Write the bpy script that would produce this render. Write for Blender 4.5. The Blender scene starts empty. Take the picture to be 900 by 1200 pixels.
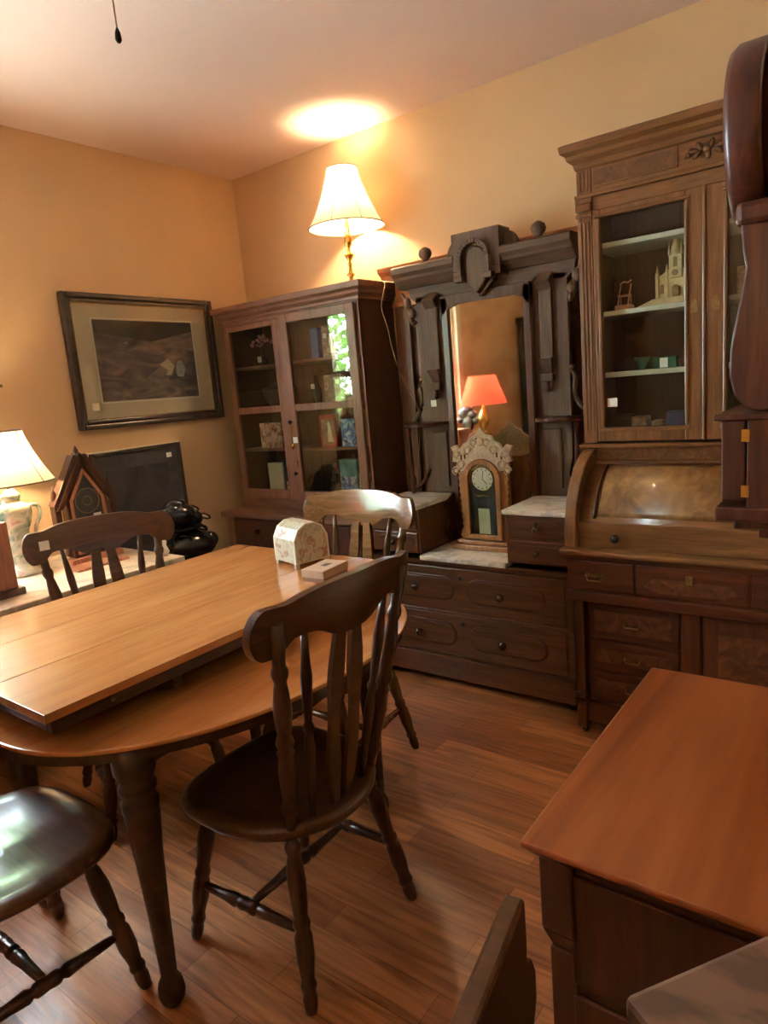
import bpy, bmesh, math, random
from mathutils import Vector, Matrix, noise
random.seed(7)
D = bpy.data; S = bpy.context.scene; C = S.collection
PI = math.pi
def R(a): return math.radians(a)

# ------------------------------------------------------------------ camera, world, exposure
cam = D.cameras.new('camera'); camo = D.objects.new('camera', cam); C.objects.link(camo)
cam.sensor_fit = 'VERTICAL'; cam.sensor_height = 36.0; cam.lens = 790.04/1200*36.0; cam.clip_start = 0.02
_y, _p, _r = R(37.67541), R(10.59277), R(-5.00729)
_f = Vector((-math.sin(_y)*math.cos(_p), math.cos(_y)*math.cos(_p), -math.sin(_p)))
_rt = _f.cross(Vector((0,0,1))).normalized(); _u = _rt.cross(_f)
_rt2 = math.cos(_r)*_rt + math.sin(_r)*_u; _u2 = -math.sin(_r)*_rt + math.cos(_r)*_u
m = Matrix((_rt2, _u2, -_f)).transposed().to_4x4(); m.translation = Vector((0,0,1.5))
camo.matrix_world = m
S.camera = camo
S.view_settings.view_transform = 'Standard'; S.view_settings.look = 'None'
S.view_settings.gamma = 1.0; S.view_settings.use_curve_mapping = False
S.view_settings.exposure = 0.72
w = D.worlds.new('world'); S.world = w; w.use_nodes = True
w.node_tree.nodes['Background'].inputs[0].default_value = (0.72, 0.85, 1.0, 1)
w.node_tree.nodes['Background'].inputs[1].default_value = 36.0
sun = D.lights.new('sun', 'SUN'); sun.energy = 120.0; sun.angle = R(2); sun.color = (1, .95, .85)
so = D.objects.new('sun', sun); C.objects.link(so)
so.rotation_euler = (Vector((-.5, .15, -.85))).to_track_quat('-Z', 'Y').to_euler()

# ------------------------------------------------------------------ materials
def mat(name):
    mm = D.materials.new(name); mm.use_nodes = True
    nt = mm.node_tree; return mm, nt, nt.nodes['Principled BSDF']
def N(nt, t, **k):
    n = nt.nodes.new(t)
    for a, b in k.items(): setattr(n, a, b)
    return n
def ramp(nt, cols):
    r = N(nt, 'ShaderNodeValToRGB'); e = r.color_ramp.elements
    while len(e) < len(cols): e.new(.5)
    for i, (p, c) in enumerate(cols): e[i].position = p; e[i].color = (*c, 1)
    return r
def plain(name, col, rough=.5, metal=0, var=.12, scale=20, spec=None):
    mm, nt, b = mat(name)
    tc = N(nt, 'ShaderNodeTexCoord'); n = N(nt, 'ShaderNodeTexNoise'); n.inputs['Scale'].default_value = scale
    nt.links.new(tc.outputs['Object'], n.inputs['Vector'])
    lo = tuple(c*(1-var) for c in col); hi = tuple(min(1, c*(1+var)) for c in col)
    r = ramp(nt, [(.3, lo), (.7, hi)]); nt.links.new(n.outputs[0], r.inputs[0])
    nt.links.new(r.outputs[0], b.inputs['Base Color'])
    b.inputs['Roughness'].default_value = rough; b.inputs['Metallic'].default_value = metal
    if spec is not None: b.inputs['Specular IOR Level'].default_value = spec
    return mm
def wood(name, dark, mid, light, axis='X', rough=.35, sc=1.0, distort=1.5, contrast=1.0, coat=0, fine=.45):
    mm, nt, b = mat(name)
    tc = N(nt, 'ShaderNodeTexCoord'); oi = N(nt, 'ShaderNodeObjectInfo')
    add = N(nt, 'ShaderNodeVectorMath', operation='ADD')
    nt.links.new(tc.outputs['Object'], add.inputs[0])
    mp = N(nt, 'ShaderNodeMapping')
    s = {'X': (1.2, 14, 14), 'Y': (14, 1.2, 14), 'Z': (14, 14, 1.2), 'B': (5, 5, 5)}[axis]
    mp.inputs['Scale'].default_value = tuple(v*sc for v in s)
    nt.links.new(add.outputs[0], mp.inputs[0])
    n = N(nt, 'ShaderNodeTexNoise'); n.inputs['Scale'].default_value = 1.6; n.inputs['Detail'].default_value = 6
    n.inputs['Distortion'].default_value = distort; n.inputs['Roughness'].default_value = .6
    nt.links.new(mp.outputs[0], n.inputs['Vector'])
    a = .5-.2/contrast; c = .5+.2/contrast
    r = ramp(nt, [(a, dark), (.5, mid), (c, light)]); nt.links.new(n.outputs[0], r.inputs[0])
    n2 = N(nt, 'ShaderNodeTexNoise'); n2.inputs['Scale'].default_value = 9; n2.inputs['Detail'].default_value = 8
    nt.links.new(mp.outputs[0], n2.inputs['Vector'])
    mx = N(nt, 'ShaderNodeMix', data_type='RGBA', blend_type='MULTIPLY'); mx.inputs[0].default_value = fine
    r2 = ramp(nt, [(.35, (.45, .42, .4)), (.6, (1, 1, 1))]); nt.links.new(n2.outputs[0], r2.inputs[0])
    nt.links.new(r.outputs[0], mx.inputs[6]); nt.links.new(r2.outputs[0], mx.inputs[7])
    nt.links.new(mx.outputs[2], b.inputs['Base Color'])
    b.inputs['Roughness'].default_value = rough
    b.inputs['Coat Weight'].default_value = coat; b.inputs['Coat Roughness'].default_value = .12
    bp = N(nt, 'ShaderNodeBump'); bp.inputs['Strength'].default_value = .12; bp.inputs['Distance'].default_value = .002
    nt.links.new(n2.outputs[0], bp.inputs['Height']); nt.links.new(bp.outputs[0], b.inputs['Normal'])
    return mm
def glass(name, tint=(1, 1, 1), ior=1.5, rough=0.0):
    mm, nt, b = mat(name); nt.nodes.remove(b); out = nt.nodes['Material Output']
    t = N(nt, 'ShaderNodeBsdfTransparent'); t.inputs[0].default_value = (*tint, 1)
    g = N(nt, 'ShaderNodeBsdfGlossy'); g.inputs['Roughness'].default_value = rough
    # reflectance of a thin pane (Schlick), the same from either side
    f0 = ((ior-1)/(ior+1))**2; ge = N(nt, 'ShaderNodeNewGeometry'); dp = N(nt, 'ShaderNodeVectorMath', operation='DOT_PRODUCT')
    nt.links.new(ge.outputs['Incoming'], dp.inputs[0]); nt.links.new(ge.outputs['Normal'], dp.inputs[1])
    ab = N(nt, 'ShaderNodeMath', operation='ABSOLUTE'); nt.links.new(dp.outputs['Value'], ab.inputs[0])
    om = N(nt, 'ShaderNodeMath', operation='SUBTRACT'); om.inputs[0].default_value = 1; nt.links.new(ab.outputs[0], om.inputs[1])
    pw = N(nt, 'ShaderNodeMath', operation='POWER'); pw.inputs[1].default_value = 5; nt.links.new(om.outputs[0], pw.inputs[0])
    ma = N(nt, 'ShaderNodeMath', operation='MULTIPLY_ADD'); ma.inputs[1].default_value = 1-f0; ma.inputs[2].default_value = f0; nt.links.new(pw.outputs[0], ma.inputs[0])
    x = N(nt, 'ShaderNodeMixShader')
    nt.links.new(ma.outputs[0], x.inputs[0]); nt.links.new(t.outputs[0], x.inputs[1]); nt.links.new(g.outputs[0], x.inputs[2])
    nt.links.new(x.outputs[0], out.inputs[0]); return mm
def shade_mat(name, col, tr=.55):
    mm, nt, b = mat(name); nt.nodes.remove(b); out = nt.nodes['Material Output']
    d = N(nt, 'ShaderNodeBsdfDiffuse'); d.inputs[0].default_value = (*col, 1)
    t = N(nt, 'ShaderNodeBsdfTranslucent'); t.inputs[0].default_value = (*col, 1)
    x = N(nt, 'ShaderNodeMixShader'); x.inputs[0].default_value = tr
    nt.links.new(d.outputs[0], x.inputs[1]); nt.links.new(t.outputs[0], x.inputs[2]); nt.links.new(x.outputs[0], out.inputs[0])
    return mm

M = {}
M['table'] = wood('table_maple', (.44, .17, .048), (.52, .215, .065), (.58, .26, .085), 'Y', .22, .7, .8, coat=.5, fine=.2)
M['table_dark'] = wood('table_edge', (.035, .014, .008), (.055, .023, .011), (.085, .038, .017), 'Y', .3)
M['chair'] = wood('chair_oak', (.05, .018, .008), (.088, .033, .013), (.135, .055, .022), 'X', .28, coat=.3)
M['chair_leg'] = wood('chair_oak_turned', (.042, .015, .007), (.07, .026, .011), (.105, .042, .017), 'Z', .3, coat=.25)
M['chair_light'] = wood('chair_oak_golden', (.13, .06, .02), (.22, .11, .036), (.32, .17, .06), 'X', .22, 1, 2, coat=.5)
M['chair_light_leg'] = wood('chair_oak_golden_turned', (.09, .04, .014), (.15, .07, .024), (.22, .11, .04), 'Z', .25, coat=.4)
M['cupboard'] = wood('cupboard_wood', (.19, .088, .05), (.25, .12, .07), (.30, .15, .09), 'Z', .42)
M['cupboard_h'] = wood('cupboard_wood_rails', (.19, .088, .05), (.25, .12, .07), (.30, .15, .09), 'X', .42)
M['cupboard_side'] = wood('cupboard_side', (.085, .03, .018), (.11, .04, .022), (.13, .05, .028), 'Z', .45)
M['cupboard_in'] = wood('cupboard_inside', (.10, .05, .022), (.15, .075, .033), (.19, .10, .045), 'Z', .6)
M['walnut'] = wood('dresser_walnut', (.075, .027, .011), (.125, .047, .018), (.17, .068, .026), 'X', .35, coat=.2)
M['walnut_z'] = wood('dresser_walnut_upright', (.09, .05, .028), (.13, .074, .043), (.165, .098, .058), 'Z', .6)
M['walnut_h'] = wood('dresser_walnut_cornice', (.09, .05, .028), (.13, .074, .043), (.165, .098, .058), 'X', .6)
M['walnut_red'] = wood('mirror_frame_walnut', (.05, .014, .008), (.075, .022, .011), (.1, .032, .015), 'Z', .3)
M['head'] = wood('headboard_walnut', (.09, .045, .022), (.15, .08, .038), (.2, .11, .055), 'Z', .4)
M['head_h'] = wood('headboard_lamplit_tint', (.42, .16, .06), (.5, .2, .08), (.56, .24, .1), 'X', .35)  # headboard wood with the cupboard lamp's orange light put into its colour
M['burl_dark'] = wood('headboard_burl', (.05, .014, .007), (.12, .04, .016), (.2, .08, .03), 'B', .35, 1, 4)
M['oak'] = wood('secretary_walnut', (.14, .058, .018), (.205, .09, .028), (.27, .125, .042), 'Z', .33, coat=.2)
M['oak_h'] = wood('secretary_walnut_rails', (.14, .058, .018), (.205, .09, .028), (.27, .125, .042), 'X', .33, coat=.2)
M['oak_in'] = wood('secretary_inside', (.085, .036, .018), (.115, .052, .026), (.14, .068, .034), 'Z', .6)
M['burl'] = wood('secretary_burl', (.10, .042, .012), (.23, .11, .03), (.36, .19, .06), 'B', .42, .55, 3, coat=.1)
M['burl2'] = wood('secretary_frieze_burl', (.09, .034, .012), (.14, .058, .02), (.2, .09, .032), 'B', .3, 1.6, 3)
M['desk'] = wood('desk_mahogany', (.05, .013, .006), (.085, .023, .009), (.125, .038, .014), 'X', .33, coat=.2)
M['desk_z'] = wood('desk_mahogany_upright', (.055, .014, .006), (.085, .023, .009), (.12, .036, .014), 'Z', .33, coat=.2)
M['chest'] = wood('chest_cherry', (.20, .048, .011), (.32, .085, .018), (.40, .12, .028), 'Y', .35, .32, 2.0, coat=.1, fine=.25)
M['chest_body'] = wood('chest_body', (.05, .014, .007), (.08, .024, .011), (.11, .036, .016), 'Z', .4)
M['clock_mah'] = wood('clock_mahogany', (.045, .011, .006), (.085, .02, .009), (.13, .036, .014), 'Z', .4, coat=.15)
M['clock_oak'] = wood('gingerbread_oak', (.26, .10, .03), (.36, .15, .05), (.45, .2, .07), 'Z', .35)
M['clock_pale'] = wood('gingerbread_crest', (.42, .30, .19), (.52, .38, .25), (.62, .47, .32), 'B', .5, 2)
M['gothic'] = wood('gothic_clock_wood', (.04, .015, .010), (.065, .026, .016), (.09, .04, .024), 'Z', .35)
M['gothic_trim'] = wood('gothic_clock_trim', (.35, .15, .09), (.45, .2, .12), (.5, .25, .15), 'Z', .35)
M['frame'] = wood('picture_frame', (.035, .026, .024), (.06, .045, .04), (.09, .07, .06), 'B', .3)
M['brass'] = plain('brass', (.72, .45, .12), .22, 1, .05)
M['brass_old'] = plain('old_brass', (.25, .17, .07), .4, .8, .2, 60)
M['iron'] = plain('dark_iron', (.035, .025, .02), .35, .6, .2, 60)
M['knob'] = plain('dark_knob', (.05, .025, .015), .22, 0, .1)
M['tag'] = plain('paper_tag', (.85, .84, .82), .6, 0, .03)
M['white'] = plain('white_shelf', (.62, .64, .55), .5, 0, .06)
M['cream'] = plain('cream_card', (.72, .66, .5), .6, 0, .06)
M['ivory'] = plain('ivory_model', (.8, .68, .38), .6, 0, .12, 60)
M['ivory_dk'] = plain('ivory_model_openings', (.3, .2, .09), .7, 0, .2, 60)
M['bronze_wood'] = plain('carved_pale_wood', (.62, .36, .2), .5, 0, .1, 60)
M['black'] = plain('black_gloss', (.015, .017, .02), .12, 0, .2, 15)
M['darkthing'] = plain('dark_object', (.05, .03, .025), .4, 0, .3, 30)
M['green'] = plain('green_glass_ware', (.03, .16, .09), .2, 0, .2, 30)
M['blue'] = plain('blue_card', (.06, .11, .32), .4, 0, .3, 40)
M['navy'] = plain('navy_card', (.03, .035, .10), .4, 0, .2, 40)
M['red'] = plain('red_card', (.45, .05, .04), .4, 0, .2, 40)
M['pink'] = plain('pink_flowers', (.48, .2, .17), .6, 0, .3, 60)
M['leaf'] = plain('foliage', (.25, .45, .10), .5, 0, .5, 3)
M['bark'] = plain('bark', (.12, .09, .06), .8, 0, .3, 20)
M['lawn'] = plain('gravel_yard', (.42, .40, .38), .8, 0, .3, 4)
M['cord'] = plain('brown_cord', (.28, .19, .11), .5, 0, .05)
M['shade'] = shade_mat('cream_shade', (.80, .66, .47), .20)
M['shade_red'] = shade_mat('red_shade', (.85, .14, .08), .6)
M['trim_dark'] = plain('shade_trim', (.12, .07, .04), .5)
M['candle'] = plain('candle_sleeve', (.85, .7, .35), .4, 0, .03)
M['bulbglass'] = plain('milk_glass', (.85, .8, .7), .3, 0, .02)
M['glass'] = glass('pane_glass', (.93, .95, .93), 1.5)
M['glass_strong'] = glass('cabinet_glass', (.9, .92, .88), 1.75)
mm, nt, b = mat('mirror_silver'); b.inputs['Metallic'].default_value = 1; b.inputs['Roughness'].default_value = .03
tc = N(nt, 'ShaderNodeTexCoord'); n = N(nt, 'ShaderNodeTexNoise'); n.inputs['Scale'].default_value = 7; n.inputs['Detail'].default_value = 8
nt.links.new(tc.outputs['Object'], n.inputs[0]); r = ramp(nt, [(.35, (.62, .55, .42)), (.6, (.80, .76, .64))]); nt.links.new(n.outputs[0], r.inputs[0])
nt.links.new(r.outputs[0], b.inputs['Base Color']); M['mirror'] = mm

def marble(name, base, vein):
    mm, nt, b = mat(name); tc = N(nt, 'ShaderNodeTexCoord')
    n = N(nt, 'ShaderNodeTexNoise'); n.inputs['Scale'].default_value = 6; n.inputs['Detail'].default_value = 10; n.inputs['Distortion'].default_value = 2.5
    nt.links.new(tc.outputs['Object'], n.inputs[0]); r = ramp(nt, [(.42, vein), (.5, base), (.62, tuple(min(1, c*1.08) for c in base))])
    nt.links.new(n.outputs[0], r.inputs[0]); nt.links.new(r.outputs[0], b.inputs['Base Color']); b.inputs['Roughness'].default_value = .28
    return mm
M['marble'] = marble('white_marble', (.66, .60, .50), (.46, .42, .36))
M['marble_br'] = marble('brown_marble', (.22, .13, .09), (.13, .08, .055))
M['marble_cream'] = marble('cream_marble', (.66, .55, .42), (.5, .4, .3))

def wallmat(name, col, amt=.06, bump=.25):
    mm, nt, b = mat(name); tc = N(nt, 'ShaderNodeTexCoord')
    n = N(nt, 'ShaderNodeTexNoise'); n.inputs['Scale'].default_value = 1.7; n.inputs['Detail'].default_value = 6
    nt.links.new(tc.outputs['Object'], n.inputs[0])
    r = ramp(nt, [(.3, tuple(c*(1-amt) for c in col)), (.7, tuple(c*(1+amt) for c in col))]); nt.links.new(n.outputs[0], r.inputs[0])
    nt.links.new(r.outputs[0], b.inputs['Base Color']); b.inputs['Roughness'].default_value = .62
    n2 = N(nt, 'ShaderNodeTexNoise'); n2.inputs['Scale'].default_value = 9; n2.inputs['Detail'].default_value = 8
    nt.links.new(tc.outputs['Object'], n2.inputs[0])
    bp = N(nt, 'ShaderNodeBump'); bp.inputs['Strength'].default_value = bump; bp.inputs['Distance'].default_value = .01
    nt.links.new(n2.outputs[0], bp.inputs['Height']); nt.links.new(bp.outputs[0], b.inputs['Normal'])
    return mm
M['wall'] = wallmat('ochre_plaster', (.68, .475, .265))
M['ceiling'] = wallmat('ceiling_plaster', (.84, .69, .61), .03, .12)
M['base_paint'] = wallmat('baseboard_paint', (.32, .30, .22), .08, .1)

def floormat():
    mm, nt, b = mat('plank_floor'); tc = N(nt, 'ShaderNodeTexCoord')
    br = N(nt, 'ShaderNodeTexBrick'); br.offset = .37; br.offset_frequency = 2; br.squash = 1
    br.inputs['Scale'].default_value = 1; br.inputs['Brick Width'].default_value = .62; br.inputs['Row Height'].default_value = .105
    br.inputs['Mortar Size'].default_value = .0009; br.inputs['Mortar Smooth'].default_value = .2; br.inputs['Bias'].default_value = 0
    br.inputs['Color1'].default_value = (.26, .09, .03, 1); br.inputs['Color2'].default_value = (.52, .22, .08, 1); br.inputs['Mortar'].default_value = (.12, .05, .02, 1)
    nt.links.new(tc.outputs['Object'], br.inputs[0])
    mp = N(nt, 'ShaderNodeMapping'); mp.inputs['Scale'].default_value = (2.2, 26, 1); nt.links.new(tc.outputs['Object'], mp.inputs[0])
    n = N(nt, 'ShaderNodeTexNoise'); n.inputs['Scale'].default_value = 1.5; n.inputs['Detail'].default_value = 8; n.inputs['Distortion'].default_value = 1
    nt.links.new(mp.outputs[0], n.inputs[0])
    r = ramp(nt, [(.3, (.48, .42, .38)), (.65, (1.15, 1.12, 1.1))]); nt.links.new(n.outputs[0], r.inputs[0])
    mx = N(nt, 'ShaderNodeMix', data_type='RGBA', blend_type='MULTIPLY'); mx.inputs[0].default_value = .9
    nt.links.new(br.outputs[0], mx.inputs[6]); nt.links.new(r.outputs[0], mx.inputs[7]); nt.links.new(mx.outputs[2], b.inputs['Base Color'])
    rr = N(nt, 'ShaderNodeMapRange'); rr.inputs[3].default_value = .25; rr.inputs[4].default_value = .5
    nt.links.new(n.outputs[0], rr.inputs[0]); nt.links.new(rr.outputs[0], b.inputs['Roughness'])
    bp = N(nt, 'ShaderNodeBump'); bp.inputs['Strength'].default_value = .25; bp.inputs['Distance'].default_value = .003
    nt.links.new(n.outputs[0], bp.inputs['Height']); nt.links.new(bp.outputs[0], b.inputs['Normal'])
    return mm
M['floor'] = floormat()

def picmat(name, stops, scale, seed=0, stretch=(1, 1, 1)):
    mm, nt, b = mat(name); tc = N(nt, 'ShaderNodeTexCoord'); mp = N(nt, 'ShaderNodeMapping')
    mp.inputs['Location'].default_value = (seed, seed*.7, seed*1.3); mp.inputs['Scale'].default_value = stretch
    nt.links.new(tc.outputs['Object'], mp.inputs[0])
    n = N(nt, 'ShaderNodeTexNoise'); n.inputs['Scale'].default_value = scale; n.inputs['Detail'].default_value = 5; n.inputs['Distortion'].default_value = 1
    nt.links.new(mp.outputs[0], n.inputs[0]); r = ramp(nt, stops); nt.links.new(n.outputs[0], r.inputs[0])
    nt.links.new(r.outputs[0], b.inputs['Base Color']); b.inputs['Roughness'].default_value = .45
    return mm
M['landscape'] = picmat('dark_landscape', [(.3, (.05, .045, .06)), (.45, (.14, .11, .12)), (.55, (.24, .17, .16)), (.7, (.42, .28, .24))], 5, 1.2, (1, 1, 2.6))
M['sky_dark'] = picmat('dark_hills', [(.3, (.02, .022, .03)), (.7, (.06, .055, .06))], 6, 3, (1, 1, 1))
M['hillpaint'] = picmat('pale_hill', [(.3, (.16, .13, .13)), (.7, (.34, .27, .25))], 9, 3, (1, 1, 3))
M['paletree'] = plain('pale_tree_paint', (.36, .38, .45), .5, 0, .3, 60)
M['darkpic'] = picmat('dark_print', [(.3, (.035, .038, .046)), (.7, (.075, .075, .085))], 6, 2)
M['mat_board'] = plain('mat_board', (.62, .53, .41), .7, 0, .03)
M['card1'] = picmat('card_nativity', [(.3, (.10, .04, .03)), (.45, (.5, .25, .16)), (.6, (.75, .66, .55)), (.75, (.5, .12, .09))], 28, 1)
M['card2'] = picmat('card_bluewhite', [(.3, (.03, .06, .22)), (.5, (.25, .33, .6)), (.62, (.8, .8, .85)), (.75, (.3, .1, .1))], 28, 4)
M['card3'] = picmat('card_brown', [(.3, (.12, .07, .04)), (.5, (.3, .19, .12)), (.7, (.55, .42, .3))], 24, 7)
M['tealcard'] = picmat('card_teal', [(.35, (.10, .28, .28)), (.65, (.3, .55, .5))], 12, 5)
M['floral'] = picmat('floral_fabric', [(.36, (.34, .17, .11)), (.45, (.44, .36, .24)), (.52, (.50, .47, .33)), (.60, (.38, .38, .26)), (.68, (.42, .22, .15))], 30, 2)
M['tan_card'] = plain('tan_card', (.50, .34, .22), .6, 0, .04)
M['tan_side'] = plain('tan_card_base', (.28, .16, .10), .6, 0, .04)
M['porcelain'] = picmat('painted_porcelain', [(.3, (.10, .24, .22)), (.44, (.5, .55, .42)), (.6, (.82, .78, .62)), (.72, (.5, .09, .08))], 14, 6)
M['porcelain'].node_tree.nodes['Principled BSDF'].inputs['Roughness'].default_value = .12

# ------------------------------------------------------------------ mesh helpers
class MB:
    def __init__(s): s.bm = bmesh.new(); s.smooth = False
    def box(s, x0, x1, y0, y1, z0, z1):
        v = [s.bm.verts.new(p) for p in [(x0,y0,z0),(x1,y0,z0),(x1,y1,z0),(x0,y1,z0),(x0,y0,z1),(x1,y0,z1),(x1,y1,z1),(x0,y1,z1)]]
        for f in [(0,3,2,1),(4,5,6,7),(0,1,5,4),(1,2,6,5),(2,3,7,6),(3,0,4,7)]: s.bm.faces.new([v[i] for i in f])
        return s
    def hull(s, bot, top):           # two loops of equal length
        a = [s.bm.verts.new(p) for p in bot]; b = [s.bm.verts.new(p) for p in top]; n = len(a)
        s.bm.faces.new(a[::-1]); s.bm.faces.new(b)
        for i in range(n): s.bm.faces.new([a[i], a[(i+1) % n], b[(i+1) % n], b[i]])
        return s
    def prism(s, pts, axis, a, b):   # pts 2D polygon; axis 'x': (y,z); 'y': (x,z); 'z': (x,y)
        def P(p, t): return {'x': (t, p[0], p[1]), 'y': (p[0], t, p[1]), 'z': (p[0], p[1], t)}[axis]
        return s.hull([P(p, a) for p in pts], [P(p, b) for p in pts])
    def lathe(s, prof, c=(0,0,0), seg=20, axis=None, cap=True):   # prof [(r,z)]
        Q = Vector((0,0,1)).rotation_difference(Vector(axis).normalized()) if axis else None
        rings = []
        for r, z in prof:
            ring = []
            for i in range(seg):
                a = 2*PI*i/seg; p = Vector((max(r, 1e-4)*math.cos(a), max(r, 1e-4)*math.sin(a), z))
                if Q: p = Q @ p
                ring.append(s.bm.verts.new(p+Vector(c)))
            rings.append(ring)
        for k in range(len(rings)-1):
            for i in range(seg):
                f = s.bm.faces.new([rings[k][i], rings[k][(i+1) % seg], rings[k+1][(i+1) % seg], rings[k+1][i]]); f.smooth = True
        if cap:
            s.bm.faces.new(rings[0][::-1]); s.bm.faces.new(rings[-1])
        return s
    def turned(s, p0, p1, prof, seg=14):   # prof [(t 0..1, r)] along p0->p1
        p0 = Vector(p0); p1 = Vector(p1); L = (p1-p0).length
        return s.lathe([(r, t*L) for t, r in prof], p0, seg, (p1-p0))
    def tube(s, pts, r, seg=8):
        pts = [Vector(p) for p in pts]; rings = []; n = len(pts)
        for i, p in enumerate(pts):
            d = (pts[min(i+1, n-1)]-pts[max(i-1, 0)]).normalized()
            ref = Vector((0,0,1)) if abs(d.z) < .9 else Vector((1,0,0))
            u = d.cross(ref).normalized(); v = d.cross(u)
            rr = r[i] if isinstance(r, (list, tuple)) else r
            rings.append([s.bm.verts.new(p+rr*(math.cos(2*PI*k/seg)*u+math.sin(2*PI*k/seg)*v)) for k in range(seg)])
        for k in range(n-1):
            for i in range(seg):
                f = s.bm.faces.new([rings[k][i], rings[k][(i+1) % seg], rings[k+1][(i+1) % seg], rings[k+1][i]]); f.smooth = True
        s.bm.faces.new(rings[0][::-1]); s.bm.faces.new(rings[-1]); return s
    def ball(s, c, r, sc=(1,1,1), seg=14, rot=None):
        mtx = Matrix.Translation(c) @ (rot.to_matrix().to_4x4() if rot else Matrix()) @ Matrix.Diagonal((r*sc[0], r*sc[1], r*sc[2], 1))
        g = bmesh.ops.create_uvsphere(s.bm, u_segments=seg, v_segments=max(6, seg//2+1), radius=1, matrix=mtx)
        for v in g['verts']:
            for f in v.link_faces: f.smooth = True
        return s
    def build(s, name, m, parent=None, org=None, bevel=.003, shift=True):
        me = D.meshes.new(name); bmesh.ops.recalc_face_normals(s.bm, faces=s.bm.faces)
        po = ORG.get(parent.name, Vector()) if parent else Vector()
        o_ = Vector(org) if org is not None else (po.copy() if parent else Vector())
        if o_.length > 0: bmesh.ops.translate(s.bm, verts=s.bm.verts, vec=-o_)
        s.bm.to_mesh(me); s.bm.free()
        me.materials.append(m)
        o = D.objects.new(name, me); C.objects.link(o)
        o.location = o_ - po
        if parent: o.parent = parent
        ORG[o.name] = o_
        if bevel:
            b = o.modifiers.new('bevel', 'BEVEL'); b.width = bevel; b.segments = 2; b.limit_method = 'ANGLE'; b.angle_limit = R(40)
        return o
ORG = {}
def thing(name, label, cat, loc=(0,0,0), group=None):
    o = D.objects.new(name, None); C.objects.link(o); o.location = loc; o.empty_display_size = .1
    o['label'] = label; o['category'] = cat
    if group: o['group'] = group
    ORG[o.name] = Vector(loc); return o
def tagit(o, label, cat, group=None):
    o['label'] = label; o['category'] = cat
    if group: o['group'] = group
    return o
def single(name, mb, m, label, cat, org, group=None, **k):
    return tagit(mb.build(name, m, None, org, **k), label, cat, group)
def struct(name, mb, m, bevel=0, parent=None, org=None):
    o = mb.build(name, m, parent, org, bevel=bevel)
    if not parent: o['kind'] = 'structure'
    return o
def copy_tree(o, parent=None):
    c = o.copy(); C.objects.link(c)
    if parent: c.parent = parent
    for ch in list(o.children): copy_tree(ch, c)
    return c
def arc(cx, cy, rx, ry, a0, a1, n): return [(cx+rx*math.cos(R(a0+(a1-a0)*i/n)), cy+ry*math.sin(R(a0+(a1-a0)*i/n))) for i in range(n+1)]

# ------------------------------------------------------------------ room shell
XL, YB, H = -3.46, 3.20, 2.87
XR, YR = 1.7, -2.3
WY0, WY1, WZ0, WZ1 = .15, 1.33, 1.12, 2.35       # window opening in the left wall
struct('floor', MB().box(XL-.15, XR+.15, YR-.15, YB+.15, -.12, 0), M['floor'])
struct('ceiling', MB().box(XL-.15, XR+.15, YR-.15, YB+.15, H, H+.12), M['ceiling'])
w_ = MB().box(XL-.15, XL, YR, WY0, 0, H).box(XL-.15, XL, WY1, YB, 0, H).box(XL-.15, XL, WY0, WY1, 0, WZ0).box(XL-.15, XL, WY0, WY1, WZ1, H)
struct('wall_left', w_, M['wall'])
struct('wall_back', MB().box(XL-.15, XR+.15, YB, YB+.15, 0, H), M['wall'])
struct('wall_right', MB().box(XR, XR+.15, YR, YB, 0, H), M['wall'])
struct('wall_front', MB().box(XL-.15, XR+.15, YR-.15, YR, 0, H), M['wall'])
struct('wall_partition', MB().box(-.07, .08, 1.46, YB, 0, H), M['wall'])
struct('baseboard_back', MB().box(XL+.014, -.071, YB-.014, YB-.0005, .001, .12), M['base_paint'], .003)
struct('baseboard_left', MB().box(XL+.0005, XL+.013, YR, YB, .001, .12), M['base_paint'], .003)
# window with frame, bars, pane
wf = MB()
wf.box(XL-.1, XL-.02, WY0, WY0+.06, WZ0, WZ1).box(XL-.1, XL-.02, WY1-.06, WY1, WZ0, WZ1).box(XL-.1, XL-.02, WY0+.06, WY1-.06, WZ0, WZ0+.06).box(XL-.1, XL-.02, WY0+.06, WY1-.06, WZ1-.06, WZ1)
wf.box(XL-.09, XL-.03, WY0+.06, WY1-.06, 1.60, 1.65)
win = struct('window_1', wf, M['cream'], .004)
struct('window_sill', MB().box(XL-.015, XL+.05, WY0-.05, WY1+.04, WZ0-.04, WZ0-.005), M['cream'], .004, win)
struct('window_casing', MB().box(XL, XL+.02, WY0-.09, WY0, WZ0-.04, WZ1+.09).box(XL, XL+.02, WY1, WY1+.035, WZ0-.04, WZ1+.09).box(XL, XL+.02, WY0, WY1, WZ1, WZ1+.09), M['cream'], .004, win)
struct('window_pane', MB().box(XL-.065, XL-.06, WY0+.06, WY1-.06, WZ0+.06, WZ1-.06), M['glass'], 0, win)
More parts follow.
